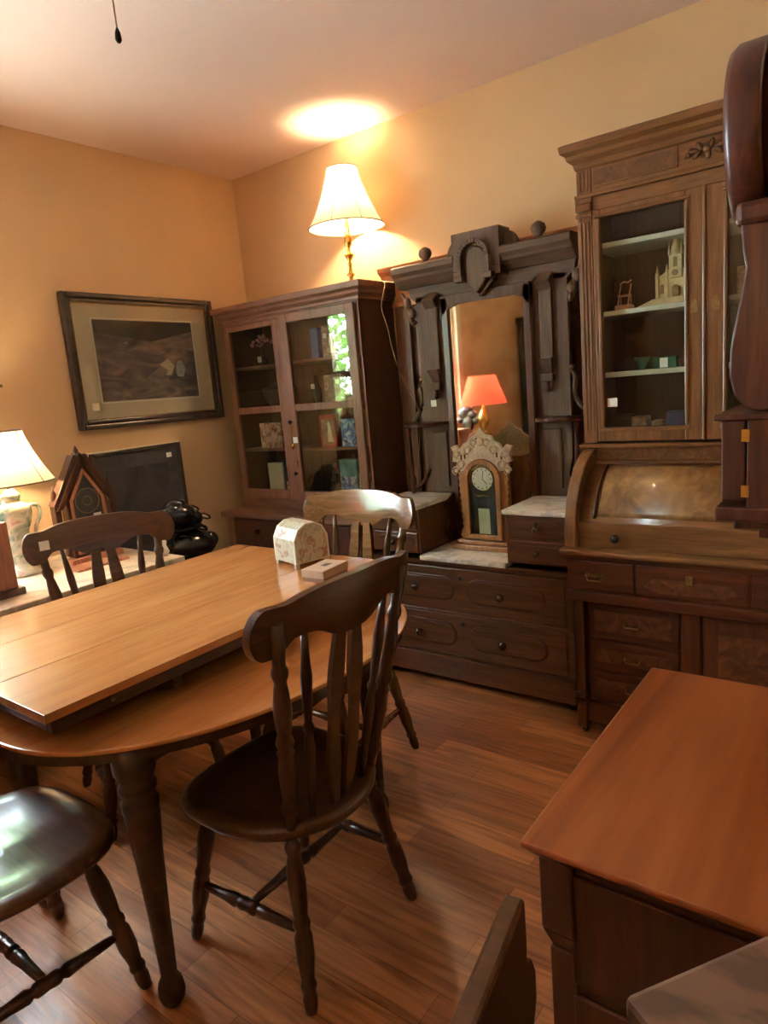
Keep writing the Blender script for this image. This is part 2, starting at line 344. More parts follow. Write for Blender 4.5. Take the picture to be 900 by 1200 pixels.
# ground and greenery outside the window
g = struct('ground_outside', MB().box(-14, XL-.15, -8, 10, -.35, -.25), M['lawn'])
def shrub(x, y, z0, z1, rad, n, label):
    t = thing('tree', label, 'tree', (x, y, -.25))
    MB().tube([(x, y, -.25), (x+.05, y+.03, z0+.3), (x, y, (z0+z1)/2)], [.09, .07, .04]).build('trunk', M['bark'], t, bevel=0)
    m_ = MB()
    for i in range(n):
        a = random.uniform(0, 2*PI); q = random.uniform(-1, 1); rr = rad*random.uniform(.55, 1)
        c = Vector((x+rr*math.cos(a)*math.sqrt(1-q*q), y+rr*math.sin(a)*math.sqrt(1-q*q), (z0+z1)/2+q*(z1-z0)/2*random.uniform(.6, 1)))
        u = Vector((random.uniform(-1,1), random.uniform(-1,1), random.uniform(-1,1))).normalized(); v = u.orthogonal().normalized(); s_ = random.uniform(.05, .10)
        vs = [m_.bm.verts.new(c+u*s_), m_.bm.verts.new(c+v*s_*.5), m_.bm.verts.new(c-u*s_), m_.bm.verts.new(c-v*s_*.5)]
        m_.bm.faces.new(vs)
    m_.build('crown', M['leaf'], t, bevel=0)
shrub(-5.4, -1.7, .9, 3.5, 1.2, 2400, 'leafy green tree outside, right one in the cupboard glass reflection')
shrub(-7.0, 2.4, .3, 3.8, 1.5, 2600, 'leafy green tree outside the left wall window, further from the corner')

# ------------------------------------------------------------------ dining chairs
def crest_part(mb, zoff=0):
    n = 64; W = .290; th = .024; front = []; back = []
    for i in range(n+1):
        u = -math.cos(PI*i/n); x = u*W; a = abs(u)
        # top outline: ear, dip, central rise
        top = 1.060-.020*(1-math.exp(-(a/.62)**4))-.004*math.exp(-((a-.72)/.10)**2)
        bot = .955-.040*math.exp(-(a/.34)**4)-.036*math.exp(-((a-.86)/.17)**4)
        if a > .88:
            k = (a-.88)/.12; r_ = math.sqrt(max(0, 1-k*k)); mid = .975; top = mid+(top-mid)*r_; bot = mid-(mid-bot)*r_
        y = -.292+.055*a*a + (top-1.0)*0
        row_f = []; row_b = []
        for z in (bot, bot*.5+top*.5, top):
            yy = y-(z-.95)*.22
            z += .02; row_f.append(mb.bm.verts.new((x, yy+th/2, z+zoff))); row_b.append(mb.bm.verts.new((x, yy-th/2, z+zoff)))
        front.append(row_f); back.append(row_b)
    F = mb.bm.faces.new
    for i in range(n):
        for k in range(2):
            f = F([front[i][k], front[i+1][k], front[i+1][k+1], front[i][k+1]]); f.smooth = True
            f = F([back[i][k], back[i][k+1], back[i+1][k+1], back[i+1][k]]); f.smooth = True
        F([front[i][0], back[i][0], back[i+1][0], front[i+1][0]]); F([front[i][2], front[i+1][2], back[i+1][2], back[i][2]])
    for i in (0, n):
        for k in range(2): F([front[i][k], front[i][k+1], back[i][k+1], back[i][k]])
    return mb
LEGP = [(0, .014), (.03, .017), (.08, .019), (.12, .0165), (.14, .021), (.16, .021), (.18, .017), (.24, .020), (.30, .024), (.42, .0235), (.46, .018), (.48, .0225), (.505, .0225), (.53, .0175), (.62, .022), (.74, .0245), (.84, .020), (.88, .016), (.90, .021), (.93, .021), (.95, .015), (1, .016)]
POSTP = [(0, .014), (.06, .015), (.09, .022), (.12, .022), (.14, .015), (.20, .0185), (.30, .0215), (.38, .018), (.40, .022), (.42, .016), (.45, .023), (.49, .016), (.56, .021), (.62, .023), (.70, .018), (.74, .0145), (.77, .020), (.79, .020), (.81, .015), (.88, .017), (1, .015)]
SPINP = [(0, .008), (.10, .009), (.25, .0125), (.38, .015), (.48, .010), (.50, .014), (.52, .014), (.54, .009), (.66, .013), (.78, .015), (.90, .010), (1, .008)]
STRP = [(0, .009), (.12, .012), (.28, .014), (.38, .018), (.41, .012), (.43, .018), (.46, .018), (.5, .0155), (.54, .018), (.57, .018), (.59, .012), (.62, .018), (.72, .014), (.88, .012), (1, .009)]
def seat_mesh(mb):
    # outline (front +y wide), dished top
    pts = []
    n = 64
    for i in range(n):
        a = 2*PI*i/n; c, s_ = math.cos(a), math.sin(a)
        ex = 2/(4.2 if math.sin(a) > 0 else 2.6)
        x = abs(c)**ex*math.copysign(1, c); y = abs(s_)**ex*math.copysign(1, s_)
        wd = .252 if y > 0 else .252-.035*abs(y)
        yy = y*.240 + .012 - (.012*max(0, 1-(x/.6)**2) if y < 0 else 0)
        if y > .6: yy -= .022*math.exp(-(x/.25)**2)*0 + .0; yy += .012*math.cos(x*PI)*.5
        pts.append((x*wd, yy))
    rings = []
    spec = [(.90, .415), (.97, .420), (1.0, .435), (.985, .450), (.93, .456), (.80, .450), (.6, .441), (.35, .438), (.12, .440)]
    for k, z in spec:
        rings.append([mb.bm.verts.new((px*k, py*k, z + (.006*math.exp(-(px*k/.05)**2) if k < .95 and z > .43 and py > 0 else 0))) for px, py in pts])
    for q in range(len(rings)-1):
        for i in range(n):
            f = mb.bm.faces.new([rings[q][i], rings[q][(i+1) % n], rings[q+1][(i+1) % n], rings[q+1][i]]); f.smooth = True
    mb.bm.faces.new(rings[0][::-1]); mb.bm.faces.new(rings[-1]); return mb
def make_chair(label, mh, mz, carving, tag=None):
    t = thing('dining_chair', label, 'chair', (0,0,0), 'dining chairs with turned legs around the oval table')
    seat_mesh(MB()).build('seat', mh, t, bevel=0)
    crest_part(MB()).build('crest_rail', mh, t, bevel=.004)
    feet = {}
    for sx in (-1, 1):
        for nm, tp, ft in (('f', (sx*.165, .150, .425), (sx*.225, .220, 0)), ('b', (sx*.150, -.150, .425), (sx*.220, -.225, 0))):
            MB().turned(ft, tp, LEGP).build('leg', mz, t, bevel=0); feet[nm, sx] = (Vector(ft), Vector(tp))
    def at(k, z): a, b_ = feet[k]; return a.lerp(b_, z/.425)
    for sx in (-1, 1): MB().turned(at(('f', sx), .17), at(('b', sx), .19), STRP).build('stretcher', mz, t, bevel=0)
    mL = (at(('f', -1), .17)+at(('b', -1), .19))/2; mR = (at(('f', 1), .17)+at(('b', 1), .19))/2
    MB().turned(mL, mR, STRP).build('stretcher', mz, t, bevel=0)
    for sx in (-1, 1):
        MB().turned((sx*.160, -.165, .45), (sx*.232, -.278, 1.025), POSTP).build('post', mz, t, bevel=0)
        MB().turned((sx*.098, -.180, .45), (sx*.150, -.276, .975), SPINP, 12).build('spindle', mz, t, bevel=0)
        # half of the pierced splat
        s_ = MB(); n = 16; L, Rr = [], []
        for i in range(n+1):
            u = i/n; z = .448+u*.50; y = -.190-u*.084
            cx = sx*(.022+.013*math.sin(u*PI*1.1)+.010*u); hw = .012+.008*math.sin(u*PI*2)**2+.006*u
            L.append((cx-hw, y, z)); Rr.append((cx+hw, y, z))
        vs = [[s_.bm.verts.new((p[0], p[1]+dy, p[2])) for dy in (-.007, .007)] for p in L]
        ws = [[s_.bm.verts.new((p[0], p[1]+dy, p[2])) for dy in (-.007, .007)] for p in Rr]
        for i in range(n):
            F = s_.bm.faces.new
            F([vs[i][0], ws[i][0], ws[i+1][0], vs[i+1][0]]); F([vs[i][1], vs[i+1][1], ws[i+1][1], ws[i][1]])
            F([vs[i][0], vs[i+1][0], vs[i+1][1], vs[i][1]]); F([ws[i][0], ws[i][1], ws[i+1][1], ws[i+1][0]])
        s_.bm.faces.new([vs[0][0], vs[0][1], ws[0][1], ws[0][0]]); s_.bm.faces.new([vs[n][0], ws[n][0], ws[n][1], vs[n][1]])
        s_.build('splat', mh, t, bevel=0)
    if carving:
        cv = MB()
        for k in range(-3, 4):
            a = k*.38
            cv.ball((math.sin(a)*.026, -.302, .985+math.cos(a)*.024), .016, (.32, .35, 1), 8, Matrix.Rotation(a, 3, 'Y').to_quaternion())
        for sx in (-1, 1):
            for j in range(3): cv.ball((sx*(.022+.016*j), -.302+.001*j, .972-.004*j+.008*(j == 1)), .013, (1, .35, .45), 8)
        cv.ball((0, -.298, .965), .012, (1, .45, 1), 8)
        cv.build('carving', mh, t, bevel=0)
        for sx in (-1, 1): MB().ball((sx*.235, -.252, .985), .010, (1, .5, 1), 10).build('wood_plug', mz, t, bevel=0)
    return t
def place(t, x, y, rz): t.location = (x, y, 0); t.rotation_euler = (0, 0, R(rz))
def chair_tag(t, x, z, y=-.235):
    MB().box(x-.018, x+.018, y+.0, y+.0015, z-.018, z+.018).build('price_tag', M['tag'], t, bevel=0)

# ------------------------------------------------------------------ furniture wall: headboard
hb = thing('headboard', 'tall walnut bed headboard with lamplight coloured into its cornice, standing against wall behind the mirror', 'headboard', (-1.6, 3.15, 0))
MB().box(-2.20, -1.14, 3.13, 3.17, .15, 2.06).build('panel', M['head'], hb)
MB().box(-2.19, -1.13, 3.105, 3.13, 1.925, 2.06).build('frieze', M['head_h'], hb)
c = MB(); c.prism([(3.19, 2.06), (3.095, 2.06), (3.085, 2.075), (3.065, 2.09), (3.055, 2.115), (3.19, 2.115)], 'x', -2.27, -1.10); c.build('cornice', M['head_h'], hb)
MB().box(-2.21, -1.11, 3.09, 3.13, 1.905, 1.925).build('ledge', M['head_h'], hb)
for a, b_, d_ in ((-2.20, -2.11, 3.10), (-2.075, -2.03, 3.11), (-1.30, -1.235, 3.105), (-1.16, -1.12, 3.10)):
    MB().box(a, b_, d_, 3.13, .0 if d_ == 3.10 else .4, 1.905).build('stile', M['head'], hb)
MB().box(-1.23, -1.165, 3.118, 3.13, 1.30, 1.86).build('burl_panel', M['burl_dark'], hb)
MB().box(-1.23, -1.165, 3.118, 3.13, .8, 1.26).build('burl_panel', M['burl_dark'], hb)

# ------------------------------------------------------------------ china cupboard
def tag_part(parent, x, y, z, s=.014, ax='y', sz=None):
    m_ = MB(); sz = sz or s
    if ax == 'y': m_.box(x-s, x+s, y-.001, y, z-sz, z+sz)
    else: m_.box(x, x+.001, y-s, y+s, z-sz, z+sz)
    return m_.build('price_tag', M['tag'], parent, bevel=0)
cb = thing('china_cupboard', 'tall brown wooden glazed cupboard in the corner with a lamp on top', 'cupboard', (-2.8, 3.0, 0))
CX0, CX1, CY = -3.335, -2.265, 2.87
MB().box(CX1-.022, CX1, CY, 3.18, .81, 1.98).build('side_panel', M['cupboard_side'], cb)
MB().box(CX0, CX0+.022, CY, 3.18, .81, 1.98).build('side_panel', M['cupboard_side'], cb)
MB().box(CX0+.022, CX1-.022, 3.165, 3.18, .81, 1.98).build('back_panel', M['cupboard_in'], cb)
MB().box(CX0+.022, CX1-.022, CY+.02, 3.165, 1.93, 1.96).build('top_board', M['cupboard_in'], cb)
MB().box(CX0+.022, CX1-.022, CY+.025, 3.165, .85, .87).build('shelf', M['cupboard_in'], cb)
for z in (1.675, 1.42, 1.17): MB().box(CX0+.022, CX1-.022, CY+.03, 3.165, z-.009, z+.009).build('shelf', M['cupboard_h'], cb)
# face frame
MB().box(CX0, CX1, CY-.002, CY+.02, .81, .868).build('bottom_rail', M['cupboard_h'], cb)
MB().box(CX0, CX1, CY-.002, CY+.02, 1.93, 1.98).build('top_rail', M['cupboard_h'], cb)
MB().box(CX0, CX0+.02, CY-.002, CY+.02, .868, 1.93).build('stile', M['cupboard'], cb)
MB().box(CX1-.02, CX1, CY-.002, CY+.02, .868, 1.93).build('stile', M['cupboard'], cb)
MB().box(-2.822, -2.812, CY+.003, CY+.02, .868, 1.93).build('stile', M['cupboard'], cb)
cr = MB()
prof = [(0, 1.955), (.012, 1.955), (.014, 1.97), (.03, 1.985), (.036, 2.0), (.05, 2.012), (.052, 2.042), (0, 2.042)]
for k in range(len(prof)-2):
    (o0, z0), (o1, z1) = prof[k], prof[k+1]
    if z1 <= z0: continue
    bt = [(CX0-o0, CY-o0, z0), (CX1+o0, CY-o0, z0), (CX1+o0, 3.18, z0), (CX0-o0, 3.18, z0)]
    tp = [(CX0-o1, CY-o1, z1), (CX1+o1, CY-o1, z1), (CX1+o1, 3.18, z1), (CX0-o1, 3.18, z1)]
    cr.hull(bt, tp)
cr.build('cornice', M['cupboard_h'], cb, bevel=.001)
def glazed_door(parent, x0, x1, gx0, gx1, z0, z1, gz0, gz1, y, mid, org, mv, mh, gl, th=.022):
    d = MB().box(x0, gx0, y-th, y, z0, z1).box(gx1, x1, y-th, y, z0, z1).box(gx0, gx1, y-th, y, z0, gz0).box(gx0, gx1, y-th, y, gz1, z1)
    if mid: d.box(gx0, gx1, y-th+.003, y-.004, mid-.022, mid+.018)
    dd = d.build('door', mv, parent, org)
    MB().box(gx0, gx1, y-.010, y-.007, gz0, gz1).build('glass_pane', gl, dd, bevel=0)
    return dd
d1 = glazed_door(cb, -3.312, -2.826, -3.268, -2.90, .872, 1.925, .932, 1.895, CY-.003, 1.42, (-3.312, CY, 0), M['cupboard'], M['cupboard_h'], M['glass_strong'])
d2 = glazed_door(cb, -2.808, -2.288, -2.75, -2.342, .872, 1.94, .932, 1.892, CY-.003, 1.42, (-2.288, CY, 0), M['cupboard'], M['cupboard_h'], M['glass_strong'])
k_ = MB(); k_.lathe([(.006, 0), (.006, .010), (.012, .016), (.012, .024), (.004, .028)], (-2.785, CY-.025, 1.34), 12, (0, -1, 0)); k_.build('knob', M['iron'], d2, bevel=0)
k_ = MB(); k_.lathe([(.006, 0), (.006, .010), (.011, .016), (.011, .022), (.004, .026)], (-2.785, CY-.025, 1.04), 12, (0, -1, 0)); k_.build('knob', M['iron'], d2, bevel=0)
MB().box(-2.805, -2.770, CY-.032, CY-.025, 1.085, 1.115).build('latch', M['brass_old'], d2, bevel=.001)
k_ = MB(); k_.ball((-2.79, CY-.036, 1.20), .014, (1, .5, 1.2), 10); k_.tube([(-2.79, CY-.034, 1.21), (-2.786, CY-.036, 1.26), (-2.785, CY-.034, 1.33)], .0015, 6); k_.build('key_fob', M['brass'], d2, bevel=0)
tag_part(d2, -2.765, CY-.034, 1.235, .017)
d2.rotation_euler = (0, 0, R(4.0))
# base
MB().box(CX0-.025, CX1+.035, 2.68, 3.19, .782, .81).build('top_ledge', M['cupboard_h'], cb)
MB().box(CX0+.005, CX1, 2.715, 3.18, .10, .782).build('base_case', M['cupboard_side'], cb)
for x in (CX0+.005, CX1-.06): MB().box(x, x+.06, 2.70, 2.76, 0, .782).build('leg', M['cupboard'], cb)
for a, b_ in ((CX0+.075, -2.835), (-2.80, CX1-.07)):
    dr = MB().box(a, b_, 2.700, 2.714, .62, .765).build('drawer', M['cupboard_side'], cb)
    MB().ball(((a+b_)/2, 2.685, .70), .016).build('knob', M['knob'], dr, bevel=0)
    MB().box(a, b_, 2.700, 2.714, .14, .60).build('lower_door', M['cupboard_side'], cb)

# things inside the cupboard
def card(name, x0, x1, z0, h, m_, label, cat, y=2.915, th=.03, tilt=0, group=None, tag=None):
    o = single(name, MB().box(x0, x1, y, y+th, z0, z0+h), m_, label, cat, ((x0+x1)/2, y+th/2, z0), group, bevel=.002)
    if tag: tag_part(o, tag[0], y-.0005, tag[1], .013)
    return o
S3, S2, S1, S0 = 1.684, 1.429, 1.179, .870
card('picture_box', -3.17, -2.985, S1, .155, M['card1'], 'nativity picture box, wider one on third shelf behind the left cupboard door', 'box')
card('picture_box', -2.965, -2.885, S1, .155, M['card1'], 'narrow nativity picture box beside the wide one behind left cupboard door', 'box')
card('book', -3.14, -3.01, S0, .215, M['cream'], 'blank cream book standing on the bottom shelf of left cupboard half', 'book', 2.915, .04)
nb = card('book', -3.0, -2.885, S0, .235, M['navy'], 'navy blue book with pale label and coloured scene, bottom left shelf of cupboard', 'book', 2.915, .03)
MB().box(-2.985, -2.90, 2.9130, 2.9145, S0+.02, S0+.10).build('cover_picture', M['card1'], nb, bevel=0)
MB().box(-2.97, -2.915, 2.9130, 2.9145, S0+.195, S0+.22).build('cover_label', M['cream'], nb, bevel=0)
fl = thing('flower_vase', 'small vase of dried pink flowers on the top left cupboard shelf', 'vase', (-3.10, 2.95, S3))
MB().lathe([(.022, 0), (.03, .03), (.018, .06), (.010, .09), (.014, .10)], (-3.10, 2.95, S3), 14).build('vase', M['darkthing'], fl, bevel=0)
q = MB()
for i in range(26):
    a = random.uniform(0, 2*PI); r_ = random.uniform(.01, .10); q.ball((-3.10+r_*math.cos(a), 2.95+.4*r_*math.sin(a), S3+.125+.05*(1-r_/.1)+random.uniform(-.012, .012)), .013, (1, .6, .8), 7)
q.build('blossoms', M['pink'], fl, bevel=0); tag_part(fl, -3.10, 2.916, S3+.035, .017)
q = MB().lathe([(.06, 0), (.10, .05), (.11, .11), (.06, .13), (.02, .15)], (-3.06, 3.02, S2), 18)
single('basket', q, M['darkthing'], 'dark round covered basket on second shelf behind left cupboard door', 'basket', (-3.06, 3.02, S2), bevel=0)
o = card('picture_box', -2.665, -2.61, S3, .165, M['blue'], 'thin blue edged picture box on the top right shelf of the cupboard', 'box', 2.91, .05)
o = card('picture_box', -2.585, -2.44, S3, .17, M['card3'], 'brown box with white figurine picture on top right shelf of the cupboard', 'box', 2.915, .04, tag=(-2.56, S3+.115))
q = MB(); q.ball((-2.515, 2.9135, S3+.075), .028, (.8, .1, 1.6), 10).ball((-2.51, 2.9135, S3+.035), .045, (1, .05, .4), 10); q.build('cover_picture', M['cream'], o, bevel=0)
o = single('bottle', MB().lathe([(.028, 0), (.03, .08), (.012, .12), (.011, .16), (.014, .165)], (-2.69, 2.95, S2), 14), M['black'], 'small dark bottle with white tag on second right shelf of cupboard', 'bottle', (-2.69, 2.95, S2), bevel=0)
tag_part(o, -2.69, 2.918, S2+.10, .014)
o = card('picture_box', -2.60, -2.465, S2, .155, M['card3'], 'brown framed picture box in the middle of second right cupboard shelf', 'box', 2.915, .03, tag=(-2.50, S2+.115))
card('picture_box', -2.45, -2.39, S2, .13, M['card3'], 'narrow brown picture box nearest the cupboard side on second right shelf', 'box', 2.915, .03)
o = card('picture_box', -2.665, -2.545, S1, .185, M['red'], 'red picture box with pale figure on the third right cupboard shelf', 'box', 2.915, .04)
q = MB().box(-2.65, -2.56, 2.9135, 2.9145, S1+.012, S1+.16); q.build('cover_picture', M['card3'], o, bevel=0)
MB().prism([(-2.61, S1+.03), (-2.57, S1+.03), (-2.585, S1+.14), (-2.60, S1+.15)], 'y', 2.9125, 2.9134).build('cover_figure', M['cream'], o, bevel=0)
card('picture_box', -2.50, -2.40, S1, .155, M['card2'], 'blue and white nutcracker picture box on the third right cupboard shelf', 'box', 2.91, .04)
q = MB().lathe([(.026, 0), (.012, .012), (.009, .05), (.016, .07), (.010, .10), (.014, .13), (.009, .17), (.018, .2)], (-2.35, 2.94, S1), 12)
single('candlestick', q, M['ivory'], 'pale turned candlestick at right end of the third cupboard shelf', 'candlestick', (-2.35, 2.94, S1), bevel=0)
q = MB(); q.lathe([(.03, 0), (.026, .04), (.014, .07)], (-2.39, 2.94, S1), 12).ball((-2.39, 2.94, S1+.085), .014)
single('figurine', q, M['bronze_wood'], 'small brown figurine beside the candlestick on the third cupboard shelf', 'figurine', (-2.39, 2.94, S1), bevel=0)
q = MB()
for k in range(4): q.lathe([(.065-.013*k, .045*k+.01), (.012, .045*k+.07)], (-2.64, 2.99, S0), 12)
single('figurine', q, M['darkthing'], 'dark tree shaped figurine on the bottom right cupboard shelf', 'figurine', (-2.64, 2.99, S0), bevel=0)
o = card('picture_box', -2.54, -2.415, S0, .235, M['tealcard'], 'tall teal box with blue church picture on bottom right cupboard shelf', 'box', 2.91, .05)
MB().box(-2.53, -2.425, 2.9085, 2.9095, S0+.01, S0+.14).build('cover_picture', M['card2'], o, bevel=0)
card('picture_box', -2.405, -2.295, S0, .155, M['card1'], 'small nativity picture box at the right end of the bottom cupboard shelf', 'box', 2.91, .04)

# lamp on the cupboard
LX, LY, LZ = -2.40, 3.0, 2.042
lp = thing('table_lamp', 'brass candlestick lamp with cream bell shade on top of the cupboard', 'lamp', (LX, LY, LZ))
MB().lathe([(.055, 0), (.055, .008), (.03, .016), (.014, .03), (.011, .05), (.024, .062), (.011, .075), (.008, .10), (.013, .115), (.008, .13), (.026, .16), (.030, .166), (.010, .175), (.009, .20), (.020, .215), (.020, .235), (.016, .26), (.018, .275)], (LX, LY, LZ), 20).build('stem', M['brass'], lp, bevel=0)
MB().lathe([(.013, .275), (.013, .40)], (LX, LY, LZ), 14).build('candle_sleeve', M['candle'], lp, bevel=0)
def shade_part(mb, c, rb, rt, z0, z1, bell=.35, n=10, seg=48, sides=8):
    prof = []
    for i in range(n+1):
        u = i/n; r_ = rt+(rb-rt)*((1-u)**(1+bell*2)*.65+(1-u)*.35); prof.append((r_, z0+(z1-z0)*u))
    mb.lathe(prof, c, seg, None, False); return prof
q = MB(); pr = shade_part(q, (LX, LY, LZ), .205, .082, .305, .60)
sh = q.build('lamp_shade', M['shade'], lp, bevel=0)
q = MB()
for k in range(8):
    a = 2*PI*k/8+.3; q.tube([(LX+(r_+.001)*math.cos(a), LY+(r_+.001)*math.sin(a), LZ+z) for r_, z in pr], .0014, 5)
q.tube([(LX+.205*math.cos(2*PI*i/48), LY+.205*math.sin(2*PI*i/48), LZ+.305) for i in range(49)], .003, 6)
q.tube([(LX+.082*math.cos(2*PI*i/32), LY+.082*math.sin(2*PI*i/32), LZ+.60) for i in range(33)], .0025, 6)
q.build('shade_trim', M['trim_dark'], sh, bevel=0)
tag_part(lp, LX+.002, LY-.016, LZ+.285, .016, sz=.018)
def bulb(name, x, y, z, e, col, r=.03, parent=None):
    l = D.lights.new(name, 'POINT'); l.energy = e; l.color = col; l.shadow_soft_size = r
    o = D.objects.new(name, l); C.objects.link(o); o.location = (x, y, z)
    if parent: o.parent = parent; o.location = Vector((x, y, z))-ORG[parent.name]
    return o
bulb('lamp_bulb', LX, LY, LZ+.47, 30, (1, .73, .44), .055, lp)
# its cord, hanging loose between cupboard and headboard
q = MB(); cd = [(-2.33, 3.05, 2.047), (-2.20, 3.04, 2.045), (-2.170, 2.98, 2.0), (-2.185, 2.95, 1.90), (-2.16, 2.97, 1.80), (-2.17, 3.0, 1.70), (-2.14, 3.02, 1.55), (-2.06, 3.03, 1.40), (-2.04, 3.04, 1.30), (-2.10, 3.05, 1.0), (-2.18, 3.12, .5), (-2.19, 3.17, .02)]
def smooth(pts, it=3):
    pts = [Vector(p) for p in pts]
    for _ in range(it):
        n_ = [pts[0]]
        for a, b_ in zip(pts, pts[1:]): n_ += [a.lerp(b_, .25), a.lerp(b_, .75)]
        pts = n_+[pts[-1]]
    return pts
q.tube(smooth(cd, 2), .003, 6); single('lamp_cord', q, M['cord'], 'thin brown electric cord hanging down beside the cupboard', 'cord', (-2.33, 3.05, 2.047), bevel=0)

# ------------------------------------------------------------------ dresser with mirror
dz = thing('mirror_dresser', 'Victorian walnut dresser with tall mirror and white marble tops', 'dresser', (-1.6, 2.87, 0))
X0, X1 = -2.13, -1.075; YF = 2.665; YD = 3.08
MB().box(X0, X1, YF, YD, .06, .645).build('body', M['walnut'], dz)
q = MB().box(X0-.012, X1+.005, YF-.022, YD, .045, .145); q.box(X0-.012, X1+.005, YF-.028, YD, .145, .158); q.build('plinth', M['walnut'], dz)
for x in (X0+.03, X1-.03):
    for y in (YF+.03, YD-.03): MB().lathe([(.012, 0), (.016, .02), (.012, .045)], (x, y, 0), 10).build('caster', M['iron'], dz, bevel=0)
q = MB().prism([(YF, .615), (YF-.014, .625), (YF-.026, .645), (YD, .645), (YD, .615)], 'x', X0-.008, X1+.004); q.build('top_moulding', M['walnut'], dz)
MB().box(-1.84, -1.375, YF-.03, 3.0, .645, .668).build('marble_slab', M['marble'], dz, bevel=.004)
MB().box(X0, X1, YF-.012, YF, .378, .392).build('rail', M['walnut'], dz)
for (a, b_) in ((.165, .375), (.395, .612)):
    dr = MB().box(X0+.035, X1-.035, YF-.008, YF-.0005, a, b_).build('drawer', M['walnut'], dz)
    zc = (a+b_)/2+.005
    for (xa, xb) in ((-2.06, -1.665), (-1.595, -1.195)):
        h = .062; pts = arc(xb-h, zc, h, h, -90, 90, 10)+arc(xa+h, zc, h, h, 90, 270, 10)
        MB().prism(pts, 'y', YF-.014, YF-.008).build('oval_panel', M['walnut_red'], dr, bevel=.004)
        h = .052; pts = arc(xb-h-.01, zc, h, h, -90, 90, 10)+arc(xa+h+.01, zc, h, h, 90, 270, 10)
        MB().prism(pts, 'y', YF-.017, YF-.014).build('oval_burl', M['walnut'], dr, bevel=.002)
        MB().lathe([(.007, 0), (.008, .012), (.018, .020), (.020, .030), (.012, .038), (.002, .040)], ((xa+xb)/2-.012, YF-.016, zc-.002), 14, (0, -1, 0)).build('knob', M['knob'], dr, bevel=0)
    MB().lathe([(.013, 0), (.013, .003), (.006, .004)], (-1.63, YF-.008, zc+.06), 12, (0, -1, 0)).build('keyhole', M['iron'], dr, bevel=0)
# handkerchief boxes
for (xa, xb) in ((X0-.01, -1.845), (-1.375, X1+.005)):
    bx = MB().box(xa, xb, YF-.005, 3.0, .669, .892).build('box', M['walnut'], dz)
    MB().box(xa-.008, xb+.008, YF-.028, 3.0, .892, .915).build('marble_top', M['marble'], bx, bevel=.004)
    for (a, b_) in ((.676, .775), (.787, .886)):
        dr = MB().box(xa+.018, xb-.012, YF-.014, YF-.006, a, b_).build('small_drawer', M['walnut'], bx)
        zc = (a+b_)/2; h = .032
        pts = arc(xb-.03-h, zc, h, h, -90, 90, 8)+arc(xa+.05+h, zc, h, h, 90, 270, 8)
        MB().prism(pts, 'y', YF-.018, YF-.014).build('raised_panel', M['walnut'], dr, bevel=.002)
        MB().lathe([(.006, 0), (.007, .008), (.014, .014), (.013, .024), (.002, .028)], ((xa+xb)/2, YF-.018, zc), 12, (0, -1, 0)).build('knob', M['knob'], dr, bevel=0)
    MB().lathe([(.009, 0), (.009, .003)], (((xa+xb)/2), YF-.018, .866-.008), 10, (0, -1, 0)).build('keyhole', M['iron'], bx, bevel=0)
# scroll at the inner back of each box
for xx, in ((-1.842,), (-1.392,)):
    pts = [(3.0, .70)]+[(2.93-.03*math.sin(i/10*PI*1.0)-.02*math.sin(i/10*PI*3), .70+.2*i/10) for i in range(11)]+[(3.0, .93)]
    MB().prism(pts, 'x', xx, xx+.014).build('scroll', M['walnut_red'], dz, bevel=.002)
MX = -1.6
